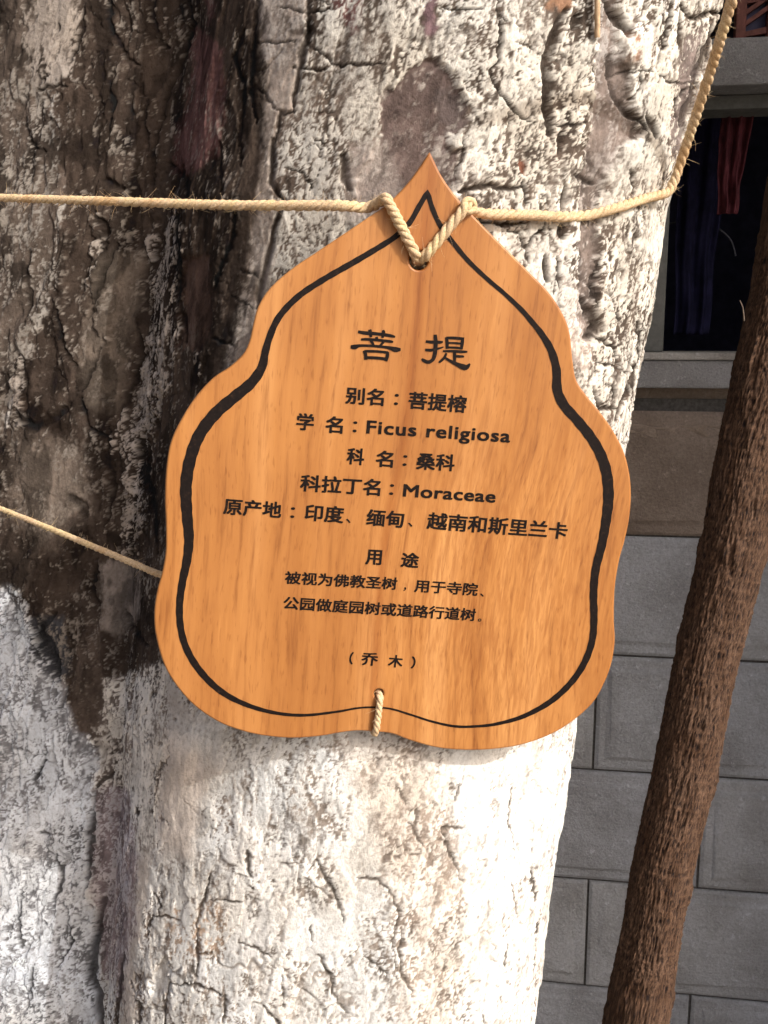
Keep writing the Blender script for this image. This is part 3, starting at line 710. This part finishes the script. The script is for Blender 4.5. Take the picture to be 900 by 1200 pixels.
# --- lime coverage decides what is white and what is bare
val = n_hi * .65 + n_fine * .45 + n_md * .50 + n_lo * .45 + (cid2 - .5) * .28 + (crumb - .7) * .42 * cr_amt
q_ = np.sort(val[::9, ::9].ravel()); rank = np.interp(val, q_, np.linspace(0, 1, q_.size)).astype(np.float32)
thr = LIME + (LIME - .5) * .6 * SMO
wd_ = .10 + .25 * SMO + .40 * sstep(-.1, .35, fbm(S * 28, Z * 20, 3, 130)) * (1 - .6 * RID)
cov = np.clip((thr - (1 - rank)) / wd_ * .5 + .5, 0, 1); cov = cov * cov * (3 - 2 * cov)
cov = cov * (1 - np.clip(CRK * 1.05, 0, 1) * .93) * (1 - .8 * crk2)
e3, cid3 = voro(S * 58 + fbm(S * 70, Z * 70, 3, 120) * .9, Z * 44 + fbm(S * 70, Z * 70, 3, 121) * .9, 21)
crk3 = (1 - sstep(.0, .045, e3)) * sstep(.1, .32, fbm(S * 11, Z * 9, 3, 124)) * (1 - .8 * SMO)
cov = cov * (1 - .75 * crk3) * (1 - .85 * crk4)
tq = fbm(S * 22, Z * 10, 4, 140, .55) * 4.2; lv = np.floor(tq); ter = lv + sstep(.86, 1.0, tq - lv)      # flaking layers
edge_ = np.exp(-((tq - lv - .93) / .05) ** 2) * (1 - SMO)
cov = cov * (1 - .6 * edge_)
H = ter * .0011 * (1 - SMO) + lat + mid + ropey + plate - DEP - crk2 * .0016 - crk3 * .0006 - crk4 * .0016
H += (1 - SMO) * ((crumb - .5) * .00030 * (.3 + cr_amt) + n_hi * .00035 + n_fine * .00022 + n_md * .0006) + SMO * (n_md * .0006 + n_hi * .0003)
H += cov * .00035 * (1 - SMO * .7)
H = np.where(Z < .745, H, H)
# --- colour
own = OWN * (1 + np.clip(fbm(S * 30, Z * 18, 4, 90) * .55 + fbm(S * 130, Z * 60, 3, 92) * .55 + n_fine * .25, -.8, 1)[..., None])
tint = fbm(S * 12, Z * 9, 3, 95)[..., None]
wht = WHT * (1 + tint * np.array([.10, .16, .24], np.float32)) * (1 + n_hi[..., None] * .16) * (1 - .14 * (cid2[..., None] - .5)) * (1 + .11 * np.cos(lv * 2.4)[..., None])
colr = own * (1 + .25 * np.cos(lv * 1.7 + 1)[..., None]) * (1 - cov[..., None]) + wht * cov[..., None]
colr = colr * (1 - .60 * CRK[..., None] * (1 - cov[..., None]))  # cracks darkened in colour, in place of the shade of deeper relief
colr = np.clip(colr, .012, .85)
rr = base_r(TH, Z) + H
X = (CX(Z) - .14) + rr * np.cos(TH); Y = OY + rr * np.sin(TH)
tz = 0.0; tx = float(CX(0.0)) - .05; ty = OY
V = np.stack([X - tx, Y - ty, Z - tz], -1).reshape(-1, 3)
nr, nc = TH.shape
me = mesh_np('trunk', V, grid_quads(nr, nc, True))
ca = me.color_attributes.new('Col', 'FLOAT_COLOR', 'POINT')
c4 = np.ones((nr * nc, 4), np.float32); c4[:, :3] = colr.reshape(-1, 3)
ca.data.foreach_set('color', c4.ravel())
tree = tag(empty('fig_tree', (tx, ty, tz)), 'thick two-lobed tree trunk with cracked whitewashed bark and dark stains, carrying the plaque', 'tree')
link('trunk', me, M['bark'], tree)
# coarse copy of the surface for laying ropes on it
rs_, cs_ = slice(40, 1100, 6), slice(0, NC, 6)
Xc, Yc, Zc = X[rs_, cs_], Y[rs_, cs_], Z[rs_, cs_]
qs = grid_quads(*Xc.shape)
bvh = BVHTree.FromPolygons([tuple(v) for v in np.stack([Xc, Yc, Zc], -1).reshape(-1, 3).tolist()], qs.tolist())
def on_bark(px, py, gap=.004):
    d = ray(px, py).normalized(); h = bvh.ray_cast(CAM, d)
    if h[0] is None: return at(px, py, CY1)
    return CAM + d * (h[3] - gap)
# loose curl of bark high on the trunk
bp = [on_bark(700, y, .006) - Vector((tx, ty, tz)) for y in (-40, 0, 20, 44)]
tube('peeling_bark', catmull(bp, .004), [.0022] * 3 + [.002] * 400, m_plain('peel', (.52, .36, .22), .85, 200, .3), tree)
# a few limbs high above the picture, where the trunk divides
def limb(p0, p1, r0, r1, name='limb'):
    pts = [Vector(p0).lerp(Vector(p1), t / 14) + Vector((math.sin(t * .9) * .03, math.cos(t * .7) * .03, 0)) for t in range(15)]
    tube(name, [p - Vector((tx, ty, tz)) for p in pts], [r0 + (r1 - r0) * t / 14 for t in range(15)], m_limb, tree, 16)
m_limb = m_plain('limb_bark', (.35, .31, .27), .9, 40, .4, .004)
ctop = float(CX(3.4)) - .08
limb((ctop - .05, OY, 3.25), (ctop - .9, OY - .3, 5.6), .17, .08); limb((ctop + .08, OY, 3.25), (ctop + 1.2, OY + .3, 5.5), .18, .09); limb((ctop, OY + .05, 3.3), (ctop + .1, OY + .6, 6.2), .14, .07)

# ------------------------------------------------------------------ the plaque
BN = Vector((.12, -1, -.035)).normalized()
BC = at(460, 560, .686)
roll = R(-5.3)
bx0 = Vector((0, 0, 1)).cross(BN).normalized()
by0 = BN.cross(bx0)
BXv = bx0 * math.cos(roll) + by0 * math.sin(roll); BYv = BN.cross(BXv)
BM = Matrix(((BXv.x, BYv.x, BN.x, BC.x), (BXv.y, BYv.y, BN.y, BC.y), (BXv.z, BYv.z, BN.z, BC.z), (0, 0, 0, 1)))
BI = BM.inverted()
def bp2(px, py):
    q = BI @ on_plane(px, py, BC, BN); return Vector((q.x, q.y, 0))
plaque = tag(empty('wooden_plaque', mat=BM), 'leaf-shaped varnished wooden plaque with black border and Chinese lettering, tied to the trunk', 'plaque')
OUT = [(504, 178), (519, 208), (539, 235), (566, 264), (594, 292), (622, 320), (644, 343), (660, 368), (668, 390), (671.5, 422), (676, 446), (689, 465), (706, 486), (721, 508), (732, 531), (738, 555), (740, 580), (738, 607), (733, 632), (726, 658), (721, 690), (720, 725), (721, 752), (717, 778), (709, 800), (696, 823), (676, 842), (654, 857), (629, 868), (604, 875), (573, 879), (542, 879.5), (511, 876.5), (480, 868), (460, 860.5), (439, 858), (418, 857), (397, 859.5), (377, 863), (342, 865.5), (308, 862.5), (280, 856), (253, 845), (225, 825), (203, 799), (190, 774), (182, 743), (180.5, 717), (184, 692), (190, 670), (194, 645), (194, 610), (193, 585), (194.5, 550), (200, 518), (213, 490), (230, 464), (250, 443), (268, 431), (284, 416), (292, 400), (297, 378), (303, 358), (317, 337), (342, 315), (370, 296), (400, 276), (428, 257), (455, 238), (481, 211)]
TK = .0055
def hole(px, py, rp):
    c = bp2(px, py); r = rp / F * .68
    return [c + Vector((math.cos(a) * r, math.sin(a) * r, 0)) for a in [2 * math.pi * i / 28 for i in range(28)]]
HT, HB = (491, 305), (444, 813)
cu = bpy.data.curves.new('board', 'CURVE'); cu.dimensions = '2D'; cu.fill_mode = 'BOTH'
for loop in (catmull([bp2(*p) for p in OUT], .003, True, (0,)), hole(*HT, 11), hole(*HB, 6)):
    sp = cu.splines.new('POLY'); sp.points.add(len(loop) - 1); sp.use_cyclic_u = True
    for i, p in enumerate(loop): sp.points[i].co = (p.x, p.y, 0, 1)
BV = .0016
cu.extrude = TK - BV; cu.bevel_depth = BV; cu.bevel_resolution = 3; cu.offset = -BV
tmp = bpy.data.objects.new('tmp', cu); COL.objects.link(tmp)
def to_mesh(o):
    bpy.context.view_layer.update()
    me = bpy.data.meshes.new_from_object(o.evaluated_get(bpy.context.evaluated_depsgraph_get()))
    return me
me = to_mesh(tmp); bpy.data.objects.remove(tmp)
me.transform(Matrix.Translation((0, 0, -TK)))               # front face lies at z = 0
me.materials.clear()
bm = bmesh.new(); bm.from_mesh(me); bmesh.ops.remove_doubles(bm, verts=bm.verts, dist=1e-6)
for f in bm.faces: f.smooth = abs(f.normal.z) < .999
bm.to_mesh(me); bm.free(); me.name = 'board'
link('board', me, M['wood'], plaque)
# border line: brush-like, swelling at the flanks; (x, y, width px)
BR = [(501, 225, 5), (507, 245, 5), (517, 266, 5), (533, 287, 5), (549, 306, 4.6), (571, 327, 4.4), (591, 344, 4.4), (611, 363, 5), (624, 378, 5.5), (635, 392, 6.5), (646, 411, 8), (652, 433, 9), (653, 457, 10.5), (661, 475, 10.5), (676, 492, 10.5), (692, 512, 11), (704, 533, 11.5), (711, 556, 12), (713, 583, 12), (710, 611, 11), (705, 639, 10), (698, 667, 9.5), (695.5, 695, 9), (696, 723, 8.5), (694, 750, 8), (685, 776, 8), (669, 800, 7.5), (645, 822, 7), (614, 839, 5.5), (583, 848, 4), (558, 851, 3.2), (533, 851, 3), (505, 845, 2.6), (480, 837, 2.4), (455, 830, 2.2), (425, 829, 2.2), (394, 834, 2.8), (356, 838, 3.4), (321, 835, 4.2), (287, 825, 5.5), (259, 810, 6.8), (236, 788, 7.4), (220, 763, 7.4), (212, 737, 7.2), (210.5, 709, 7.4), (214, 681, 8), (219, 657, 9), (221.5, 632, 10), (219.5, 605, 11), (218, 570, 12), (223, 538, 12), (234, 509, 12), (253, 484, 12), (275, 465, 11.5), (295, 448, 10.5), (307, 430, 9), (311, 412, 7.6), (317, 392, 6.8), (328, 370, 6.5), (350, 347, 6.2), (380, 327, 6), (415, 307, 6), (447, 288, 5.6), (465, 276, 5.4), (480, 261, 5.4), (491, 242, 5.2)]
pts3 = [Vector((bp2(x, y).x, bp2(x, y).y, wd / F * .77)) for x, y, wd in BR]
cl = catmull(pts3, .0025, True, (0,))
n = len(cl); Vr = []
for i, p in enumerate(cl):
    t = (cl[(i + 1) % n] - cl[i - 1]); t.z = 0; t.normalize()
    if i == 0: t = Vector((1, 0, 0))
    nn = Vector((-t.y, t.x, 0)); h = p.z / 2 * (1 + .05 * math.sin(i * 1.7))
    c = Vector((p.x, p.y, .00025))
    Vr += [tuple(c + nn * h), tuple(c - nn * h)]
Q = [[2 * i, 2 * i + 1, (2 * i + 3) % (2 * n), (2 * i + 2) % (2 * n)] for i in range(n)]
link('border_line', mesh_np('border_line', np.array(Vr), np.array(Q), False), M['ink'], plaque)

# lettering ---------------------------------------------------------------
def text_mesh(s, bold, sp=1.0):
    cu = bpy.data.curves.new('t', 'FONT'); cu.body = s; cu.size = 1; cu.space_character = sp; cu.resolution_u = 3
    o = bpy.data.objects.new('t', cu); COL.objects.link(o); me = to_mesh(o); bpy.data.objects.remove(o); bpy.data.curves.remove(cu)
    a = np.empty(len(me.vertices) * 3, np.float32); me.vertices.foreach_get('co', a); a = a.reshape(-1, 3)
    faces = [tuple(p.vertices) for p in me.polygons]; bpy.data.meshes.remove(me)
    return a, faces
def place(s, x0, y0, x1, y1, h, bold=.022, sp=1.0, asc=None):
    """fit text s so that the middle of its left edge lies at (x0,y0), of its right edge at (x1,y1), height h (all on the sheet the board was drawn on)"""
    a, fs = text_mesh(s, bold, sp)
    lo, hi = a.min(0), a.max(0)
    p0, p1 = bp2(x0, y0), bp2(x1, y1); ex = p1 - p0; L = ex.length; ex = ex / L
    ey = Vector((-ex.y, ex.x, 0)); hh = h / F * .69
    u = (a[:, 0] - lo[0]) / (hi[0] - lo[0]) * L; v = ((a[:, 1] - lo[1]) / (hi[1] - lo[1]) - .5) * hh
    out = np.zeros((0, 3)); F2 = []
    lat_ = len(s) > 3 and s[0] in 'FM'
    e = (.62 if lat_ else .60 if h > 18 else .45 if h > 15.5 else .15) / F * .69       # half a pixel of weight all round
    u = u * (1 - 2 * e / L) + e; v = v * (1 - 2 * e / hh)
    for q, (ax, ay) in enumerate(((-1, -.8), (1, -.8), (-1, .8), (1, .8), (0, 0))):
        uu = u + ax * e; vv = v + ay * e; k = len(out)
        P = np.stack([p0.x + ex.x * uu + ey.x * vv, p0.y + ex.y * uu + ey.y * vv, np.full(len(u), .0003 + q * .00002)], -1)
        out = np.concatenate([out, P]); F2 += [tuple(i + k for i in f) for f in fs]
    return out, F2
def letter_line(segs, label, ink=None):
    V, Fs = [], []; k = 0
    for sg in segs:
        P, fs = place(*sg[0], **sg[1]) if isinstance(sg, tuple) and isinstance(sg[0], tuple) else place(*sg)
        V += P.tolist(); Fs += [tuple(i + k for i in f) for f in fs]; k = len(V)
    me = bpy.data.meshes.new('lettering'); me.from_pydata(V, [], Fs); me.update()
    o = link('lettering', me, M['ink'], plaque); o['label'] = label
    return o
def dots(x, y):   # a full-width colon as two square dots
    return ('：', x - 2.4, y - .1, x + 2.4, y + .3, 13)
letter_line([('别名', 405, 463, 450, 466, 20), dots(464.5, 468), ('菩提榕', 479, 468.5, 547, 474, 20.5)], 'black line of lettering giving the other name')
letter_line([('学', 347.5, 493.5, 368, 495, 20), ('名', 381.5, 497, 402, 498.5, 20), dots(416, 500), ('Ficus religiosa', 429.5, 502.5, 598, 513.5, 20.5, .030, 1.08)], 'black line of lettering reading Ficus religiosa')
letter_line([('科', 406.5, 534, 427, 535.5, 20), ('名', 440.5, 537, 461, 538.5, 20), dots(474.5, 539.5), ('桑科', 488, 540, 533, 542.5, 20.5)], 'black line of lettering giving the family')
letter_line([('科拉丁名', 352, 565.5, 446, 571.5, 20.5), dots(459, 573.5), ('Moraceae', 472.5, 574.5, 581, 582, 15.5, .030, 1.05)], 'black line of lettering reading Moraceae')
letter_line([('原产地', 262, 593, 330, 598, 20), dots(343, 600.5), ('印度', 357.5, 600, 403, 603.5, 20.5), ('、', 405.5, 610, 411, 610.5, 5), ('缅甸', 429.5, 606, 473.5, 609, 20.5), ('、', 478, 614.5, 483.5, 615, 5), ('越南和斯里兰卡', 500.5, 610, 665, 622.5, 21.5)], 'long black line of lettering naming the countries of origin')
letter_line([('用', 428.6, 652.5, 447.5, 653.5, 19), ('途', 470, 655.5, 491, 657, 19)], 'black two-character heading above the small lettering')
letter_line([('被视为佛教圣树', 334, 676.5, 465.5, 684, 16, .018), ('，', 473, 690, 476, 690.3, 4.5), ('用于寺院', 486, 686, 560, 691, 16.5, .018), ('、', 562.5, 697, 567, 697.4, 4)], 'upper line of small black lettering')
letter_line([('公园做庭园树或道路行道树', 332, 706, 557.5, 720.5, 16.5, .018), ('。', 560, 726.3, 564, 726.6, 4)], 'lower line of small black lettering')
letter_line([('（', 409.5, 771, 414, 771.3, 16, .01), ('乔', 423.5, 771.5, 443, 773, 17), ('木', 455, 774, 472, 775.3, 16.5), ('）', 482, 776, 487, 776.3, 16, .01)], 'small black lettering in brackets near the bottom')

def brush(strokes):
    """clerical-script strokes: lists of (x, y, width) on a 5.294x sheet of the title"""
    V, Fs = [], []
    for q, st in enumerate(strokes):
        pp = [bp2(400 + x / 5.294, 360 + y / 5.294) for x, y, w_ in st]
        p3 = [Vector((p.x, p.y, w_ * 1.28 / 5.294 / F * .69)) for p, (x, y, w_) in zip(pp, st)]
        c = catmull(p3, .0004); k = len(V); zz = .0003 + q * .000012
        for i, p in enumerate(c):
            t = c[min(i + 1, len(c) - 1)] - c[max(i - 1, 0)]; t.z = 0; t.normalize()
            nn = Vector((-t.y, t.x, 0)); e = 1
            V += [(p.x + nn.x * p.z / 2, p.y + nn.y * p.z / 2, zz), (p.x - nn.x * p.z / 2, p.y - nn.y * p.z / 2, zz)]
        Fs += [(k + 2 * i, k + 2 * i + 1, k + 2 * i + 3, k + 2 * i + 2) for i in range(len(c) - 1)]
    me = bpy.data.meshes.new('title_character'); me.from_pydata(V, [], Fs); me.update()
    return link('title_character', me, M['ink'], plaque)
brush([[(104, 152, 13), (150, 160, 17), (230, 166, 15), (300, 176, 15), (334, 184, 9)],
       [(176, 138, 16), (181, 165, 17), (184, 186, 12)], [(258, 142, 12), (262, 160, 17), (254, 190, 12)],
       [(122, 200, 10), (160, 199, 13), (240, 205, 13), (300, 212, 13), (322, 216, 8)], [(217, 184, 14), (222, 206, 14)],
       [(178, 205, 9), (192, 220, 13), (200, 236, 10)], [(266, 210, 12), (252, 226, 12), (238, 240, 8)],
       [(58, 246, 15), (85, 246, 22), (120, 238, 13), (200, 240, 12), (290, 250, 14), (335, 262, 24), (368, 262, 13)],
       [(140, 268, 13), (150, 290, 16), (152, 326, 16)], [(150, 272, 12), (220, 274, 12), (290, 281, 12)], [(288, 276, 12), (286, 300, 16), (276, 334, 15)], [(152, 312, 13), (215, 314, 14), (280, 321, 14)]])
brush([[(582, 170, 16), (585, 220, 20), (580, 290, 20), (566, 326, 17), (538, 340, 17), (508, 328, 15), (500, 318, 8)],
       [(524, 212, 12), (560, 216, 15), (612, 217, 14), (630, 214, 8)], [(520, 264, 12), (560, 266, 14), (610, 254, 9), (634, 246, 6)],
       [(652, 186, 14), (656, 220, 16), (656, 258, 14)], [(650, 190, 12), (700, 191, 14), (762, 196, 13)], [(752, 190, 14), (750, 225, 16), (744, 262, 13)], [(656, 221, 9), (700, 222, 10), (750, 226, 10)], [(656, 249, 10), (700, 250, 11), (746, 254, 10)],
       [(630, 272, 9), (690, 272, 12), (750, 276, 13), (782, 276, 8)], [(702, 270, 14), (703, 300, 15), (702, 345, 13)], [(702, 304, 10), (730, 304, 12), (762, 306, 9)],
       [(652, 284, 10), (640, 310, 13), (616, 334, 12), (604, 342, 7)], [(636, 306, 8), (660, 324, 12), (705, 348, 17), (750, 368, 26), (776, 372, 24), (798, 350, 8)]])

# ------------------------------------------------------------------ ropes
def rope(name, label, pts, rad, pitch=.020, hairs=300, hl=.010, seed=1):
    """three-strand twisted twine laid along pts, with stray fibres"""
    rnd = random.Random(seed); base = pts[0].copy()
    root = tag(empty(name, tuple(base)), label, 'rope')
    path = catmull([p - base for p in pts], .0016)
    n = len(path); fr = []; nrm = Vector((0, 0, 1)); s = 0
    for i, p in enumerate(path):
        t = (path[min(i + 1, n - 1)] - path[max(i - 1, 0)]).normalized()
        nrm = nrm - t * nrm.dot(t)
        if nrm.length < 1e-4: nrm = t.orthogonal()
        nrm.normalize(); fr.append((p, nrm.copy(), t.cross(nrm), s)); 
        if i + 1 < n: s += (path[i + 1] - p).length
    tot = fr[-1][3]
    thin = lambda q: .80 + .20 * min(1, max(0, q / tot * 3.2 - .1))      # slacker and fatter towards its right end
    for k in range(3):
        c = []
        for p, a, b, sd_ in fr:
            th = -2 * math.pi * sd_ / pitch + 1.1 * math.sin(sd_ * 41) + .6 * math.sin(sd_ * 103 + 1) + k * 2 * math.pi / 3
            w_ = 1 + .05 * math.sin(sd_ * 320 + k) + .04 * math.sin(sd_ * 97 + k * 2)
            c.append(p + (a * math.cos(th) + b * math.sin(th)) * rad * .46 * w_ * thin(sd_))
        tube('strand', c, [rad * thin(fr[i][3]) * (.59 + .03 * math.sin(i * .37 + k)) for i in range(n)], M['rope'], root, 9)
    V, Fs = [], []
    for h in range(hairs):
        i = rnd.randrange(2, n - 2); p, a, b, sd_ = fr[i]; t = (path[i + 1] - path[i - 1]).normalized()
        th = rnd.uniform(0, 2 * math.pi); o = (a * math.cos(th) + b * math.sin(th))
        d = (o * rnd.uniform(.15, 1) + t * rnd.uniform(-1, 1)).normalized(); L = hl * rnd.uniform(.25, 1) ** 1.3
        q = p + o * rad * .9; w_ = .00011; k = len(V); side = d.cross(o).normalized() if d.cross(o).length > 1e-3 else a
        curl = Vector((rnd.uniform(-1, 1), rnd.uniform(-1, 1), rnd.uniform(-1, 1))) * L * .5
        for j in range(4):
            u = j / 3; c = q + d * L * u + curl * u * u; ww = w_ * (1 - .6 * u)
            for m_ in range(3):
                an = m_ * 2.094; V.append(tuple(c + (side * math.cos(an) + side.cross(d) * math.sin(an)) * ww))
        for j in range(3):
            for m_ in range(3):
                Fs.append((k + j * 3 + m_, k + j * 3 + (m_ + 1) % 3, k + (j + 1) * 3 + (m_ + 1) % 3, k + (j + 1) * 3 + m_))
    me = bpy.data.meshes.new('stray_fibres'); me.from_pydata(V, [], Fs); me.update()
    tag(link('stray_fibres', me, M['rope'], root), kind='stuff')
    return root
def bw(px, py, z):   # point over (or behind, z<0) the board
    q = bp2(px, py); return BM @ Vector((q.x, q.y, z))
RR = .0037
B2 = -2 * TK
left = [at(-60, 231, .80), at(0, 232, .785), at(130, 236, .745), at(250, 240, .715), at(340, 241, .695), at(400, 241, .685)]
up = left + [bw(432, 241, B2 - .003), bw(446, 236, -TK), bw(451, 233, .0035), bw(457, 243, RR + .001), bw(468, 264, RR + .0005), bw(478, 283, RR), bw(486, 297, .002), bw(490, 304, -TK), bw(491, 306, B2 - .003),
             bw(494, 306, B2 - .003), bw(494, 304, -TK), bw(499, 299, .002), bw(509, 287, RR), bw(524, 268, RR + .0005), bw(538, 251, RR + .001), bw(546, 241, RR), bw(550, 238, -TK), bw(553, 243, B2 - .001)]
def bark_or(px, py, gap=.004): return on_bark(px, py, gap)
g0 = bw(575, 249, B2)
rt = [g0] + [on_bark(x, y, .0055) for x, y in ((620, 252), (655, 254), (690, 252), (725, 243), (755, 233))]
pk = on_bark(768, 230, .005)
Yk = pk.y if pk.y < .88 else .86
rt += [at(781, 226, Yk), at(789, 214, Yk + .002), at(797, 192, Yk), at(806, 165, Yk - .01), at(820, 122, Yk - .03), at(838, 66, Yk - .06), at(858, 0, Yk - .09), at(880, -70, Yk - .12), at(930, -250, Yk - .2)]
jr = rope('jute_rope', 'tan twisted jute rope crossing the trunk and threaded through the top hole of the plaque', up + rt, RR, .018, 1000, .008, 3)
# small hitch where the rope passes round the right shoulder of the board
hk = []
for i in range(22):
    a = i / 21 * 2 * math.pi * 1.15
    hk.append(BM @ (bp2(548, 243) + Vector((math.cos(a) * .0042, math.sin(a) * .0042 + .0004 * i * .2, .001 + .0045 * math.sin(a * .5)))))
jb = jr.location
tube('hitch', catmull([p - jb for p in hk], .001), .0021, M['rope'], jr, 9)
# lower, thinner rope
nb = [at(-60, 573, .80), at(0, 596, .785), at(60, 620, .762), at(120, 645, .735), at(165, 664, .712), at(187, 673, .700), bw(220, 688, B2 - .004), bw(330, 750, B2 - .004), bw(420, 800, B2 - .004), bw(441, 811, B2 - .002), bw(443.5, 813, -TK), bw(445, 816, .0015), bw(444, 826, .0030), bw(442, 842, .0030), bw(440, 856, .0022), bw(439.5, 862, -TK), bw(440, 858, B2 - .003), bw(470, 820, B2 - .006)]
rope('jute_twine', 'thin jute twine slanting down dark bark and looped through the bottom hole', nb, .0026, .014, 260, .007, 5)

# ------------------------------------------------------------------ the leaning pole
PL = [(947, 180, 84), (930, 280, 83), (919, 350, 82), (904, 415, 82), (890, 480, 81), (874, 560, 80), (860, 640, 79), (841, 720, 77), (826, 780, 75), (803, 900, 74), (780, 1000, 73), (762, 1100, 71), (745, 1200, 79)]
PY = lambda y: 1.16 - (y - 600) * .00006
pc = [at(x, y, PY(y)) for x, y, w_ in PL]; pr = [w_ / 2 / F * PY(y) / ray(x, y).y * .95 for x, y, w_ in PL]
d_up = (pc[0] - pc[2]).normalized(); d_dn = (pc[-1] - pc[-3]).normalized()
pts = [pc[0] + d_up * 1.3] + pc + [pc[-1] + d_dn * ((pc[-1].z + .05) / -d_dn.z)]
prr = [.034] + pr + [pr[-1] * 1.05]
ps = catmull([Vector((p.x, p.y, p.z)) for p in pts], .0024)
ps = [p for i, p in enumerate(ps) if p.z < 1.95 or i % 12 == 0]
# radius by height
zz = np.array([p.z for p in pts][::-1]); rv = np.array(prr[::-1])
n = len(ps); nc = 240
C3 = np.array([tuple(p) for p in ps]); T3 = np.gradient(C3, axis=0); T3 /= np.linalg.norm(T3, axis=1)[:, None]
ref = np.array([0, -1., 0]); N3 = ref - T3 * (T3 @ ref)[:, None]; N3 /= np.linalg.norm(N3, axis=1)[:, None]; B3 = np.cross(T3, N3)
ln = np.concatenate([[0], np.cumsum(np.linalg.norm(np.diff(C3, axis=0), axis=1))])
an = np.linspace(0, 2 * np.pi, nc, endpoint=False)
AN, LN = np.meshgrid(an, ln); RD = np.interp(C3[:, 2], zz, rv)[:, None]
# noise on the cylinder: tile round by blending two shifted copies
def cyl(f):
    t = AN / (2 * np.pi); return f(AN * .04, LN) * (1 - t) + f((AN - 2 * np.pi) * .04, LN) * t
fib = cyl(lambda a, l: ridge(a * 480 + gn(a * 120, l * 14, 3) * 1.6, l * 80, 3, 5))
shag = cyl(lambda a, l: fbm(a * 1500, l * 260, 2, 9)); lum = cyl(lambda a, l: fbm(a * 50, l * 6, 3, 12))
strip = cyl(lambda a, l: ridge(a * 200 + gn(a * 90, l * 9, 23) * 1.2, l * 26, 2, 25))
knot = cyl(lambda a, l: sstep(.30, .6, fbm(a * 90, l * 14, 2, 14)))
HR = RD * (1 + lum * .055) + (fib - .6) * .0017 + (strip - .6) * .0024 + shag * .0013 + knot * .0034
P3 = C3[:, None, :] + (N3[:, None, :] * np.cos(AN)[..., None] + B3[:, None, :] * np.sin(AN)[..., None]) * HR[..., None]
pole_base = Vector(C3[-1]); pole_base.z = 0
me = mesh_np('pole_shaft', (P3 - np.array(tuple(pole_base))).reshape(-1, 3), grid_quads(n, nc, True))
f1 = np.clip(fib * .9 + shag * .5, 0, 1)[..., None]; tn = cyl(lambda a, l: fbm(a * 60, l * 22, 3, 18))[..., None]
colp = np.array((.021, .013, .009)) * (1 - f1) + np.array((.180, .104, .067)) * f1
colp = colp * (1 + tn * np.array((.5, .6, .7))); colp = np.clip(colp, .015, .5)
ca = me.color_attributes.new('Col', 'FLOAT_COLOR', 'POINT'); c4 = np.ones((n * nc, 4), np.float32); c4[:, :3] = colp.reshape(-1, 3); ca.data.foreach_set('color', c4.ravel())
k = NM('pole_bark'); v_ = k.coords((1, 1, .6)); at_ = k.n('ShaderNodeVertexColor', layer_name='Col')
n1 = k.noise(v_, 900, 4, .7)
m_pb = k.out(k.mix(at_.outputs[0], k.ramp(n1, [(.3, (.55, .5, .45)), (.5, (1, 1, 1)), (.7, (1.35, 1.3, 1.25))]), .9, 'MULTIPLY'), .9, k.bump(n1, .0012, .9), .15)
pole = tag(empty('prop_pole', tuple(pole_base)), 'rough brown wooden pole leaning to the right in front of the block wall', 'pole')
link('pole_shaft', me, m_pb, pole)
# splinters and bark shreds standing off the shaft
Vs, Fs = [], []; rnd = random.Random(9)
for h in range(420):
    i = rnd.randrange(60, n - 2); j = rnd.randrange(nc); p = Vector(P3[i, j]); c = Vector(C3[i]); o = (p - c).normalized(); t = Vector(T3[i])
    d = (t * rnd.choice((-1, 1)) * rnd.uniform(.6, 1) + o * rnd.uniform(.1, .5)).normalized(); L = rnd.uniform(.004, .013)
    sdv = d.cross(o).normalized() * rnd.uniform(.0004, .0012); k = len(Vs); p = p - o * .0012 - pole_base
    for q in (p - sdv, p + sdv, p + o * .0008, p + d * L): Vs.append(tuple(q))
    Fs += [(k, k + 1, k + 3), (k + 1, k + 2, k + 3), (k + 2, k, k + 3)]
me = bpy.data.meshes.new('bark_shreds'); me.from_pydata(Vs, [], Fs); me.update()
tag(link('bark_shreds', me, m_plain('shred', (.15, .085, .05), .9, 300, .4), pole), kind='stuff')
# broken twig stubs
def stub(px, py, px2, py2, r=.0016):
    a = at(px, py, PY(py) - .01) - pole_base; b = at(px2, py2, PY(py) - .015) - pole_base
    tube('twig_stub', catmull([a, (a + b) / 2 + Vector((0, -.002, .003)), b], .002), [r * (1 - .6 * i / 12) for i in range(13)] + [r * .3] * 40, m_tw, pole, 7)
m_tw = m_plain('twig', (.17, .13, .10), .8, 300, .3)
stub(872, 376, 867, 352, .0011);
